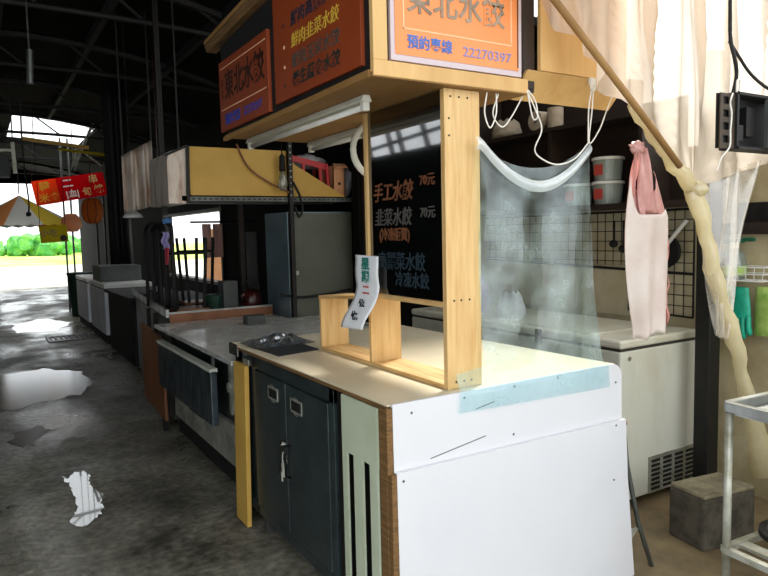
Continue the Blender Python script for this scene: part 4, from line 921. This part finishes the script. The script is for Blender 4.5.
YS = thing('hanging_sign', 'small faded yellow sign hanging below the red banner', 'sign', (.9, 10.7, 1.35))
B().prism([(.73, 1.60), (1.10, 1.625), (1.115, 1.38), (.755, 1.36)], 'y', 10.7, 10.71).done('panel', 'yellow_sign', YS)
text('小吃', 'ink_tan', YS, (.86, 10.697, 1.50), '-y', .12, 1, .001)
B().lathe([(.045, 0), (.045, .002)], (1.05, 10.696, 1.43), 'y', 18).done('stamp', 'ink_brown', YS)
B().tube([(.75, 10.7, 1.6), (.75, 10.7, HZ)], .004, 5).done('string', 'black', YS); B().tube([(1.08, 10.7, 1.62), (1.08, 10.7, HZ)], .004, 5).done('string', 'black', YS)
AW = thing('market_parasol', 'faded market parasol with orange, yellow and white gores at the aisle end', 'parasol', (.75, 15, 0))
apex = Vector((.72, 15, 2.30)); nG = 10
for k in range(nG):
    def gore(a, v, k=k):
        an = 2*pi*(k+a)/nG; R = 1.05*v
        return (apex.x+R*cos(an), apex.y+R*sin(an), apex.z - .60*v - .06*sin(pi*a)*v*(1-v) - (.0 if v < .97 else .03*abs(sin(pi*a*3))))
    B().sheet(gore, 6, 10).done('gore', ('awning_white', 'awning_orange', 'awning_white', 'awning_yellow', 'awning_white')[k % 5], AW, smooth=True)
B().tube([(.72, 15, 2.32), (.72, 15, HZ)], .012, 8).done('hanger', 'dark_metal', AW)
# things high on the left
GB = thing('light_box', 'grey-green hanging light box with pale edge over the aisle', 'light box', (.2, 9, 2.2))
B().box(-.3, .36, 9.0, 9.25, 2.16, 2.42).done('case', 'grey_box', GB, bevel=.01)
B().bar((-.3, 8.98, 2.44), (.42, 8.98, 2.47), .03).bar((.41, 8.98, 2.2), (.40, 8.98, 2.56), .04).done('edge', 'galv', GB)
B().bar((.0, 9.1, 2.42), (0, 9.1, HZ), .02).bar((.40, 8.98, 2.5), (.41, 8.98, HZ), .015).done('hanger', 'dark_metal', GB)
tag(B().bar((.50, 8.9, 2.60), (1.22, 8.95, 2.53), .05, .04).done('roof_batten', 'yellow_board'), 'yellowish batten crossing under the open roof strip', 'batten')
tag(B().bar((.88, 8.95, 2.50), (1.42, 8.95, 2.45), .04, .03).done('roof_batten', 'yellow_sign'), 'second yellow batten lower down above the banner end', 'batten')
tag(B().bar((1.28, 11.3, 2.42), (1.64, 11.3, 3.24), .04).bar((1.28, 11.3, 2.42), (1.38, 11.3, 2.85), .04).bar((1.38, 11.3, 2.82), (1.72, 11.3, 2.55), .025).bar((1.31, 11.3, 2.5), (1.31, 11.3, 3.24), .012).done('bracket', 'galv'), 'pale steel bracket above the red banner', 'bracket')
tag(B().tube([(.36, 5, HZ), (.355, 5, 2.66)], .006, 6).tube([(.36, 5, 2.66), (.35, 5, 2.44)], .022, 8).done('cable_bundle', 'dull_metal'), 'grey cable bundle hanging from the dark roof', 'cable')
tag(B().tube(curve([(.52, 8.9, HZ), (.50, 9, 2.5), (.53, 9, 1.9), (.52, 9, 1.72)]), .010, 6).blob((.52, 9, 1.72), .03, amp=.2, sub=2).done('rope', 'dark_metal', smooth=True), 'dark rope hanging left of the red banner', 'rope')
# greenery
for i, (x, y, s) in enumerate(((-1, 60, 1.6), (1.6, 62, 1.2), (3.6, 61, 1.9), (5.4, 60, 1.5), (7.6, 63, 1.8), (10, 60, 1.4))):
    b = B()
    for k in range(9): b.blob((x+random.uniform(-1, 1)*s*.7, y+random.uniform(-.5, .5), .3+random.uniform(.1, .55)*s), s*random.uniform(.35, .55), (1, 1, .8), .5, 7, 2)
    tag(b.done('bush', 'leaf', smooth=False), ('green bush on the lawn beyond the aisle end, at the wall edge', 'low green bush on the lawn left of the tallest one', 'tallest green bush on the lawn in the aisle opening', 'green bush on the lawn below the yellow sign', 'broad green bush on the lawn behind the steel poles', 'last green bush on the lawn behind the lantern')[i], 'bush', 'bushes on the lawn')
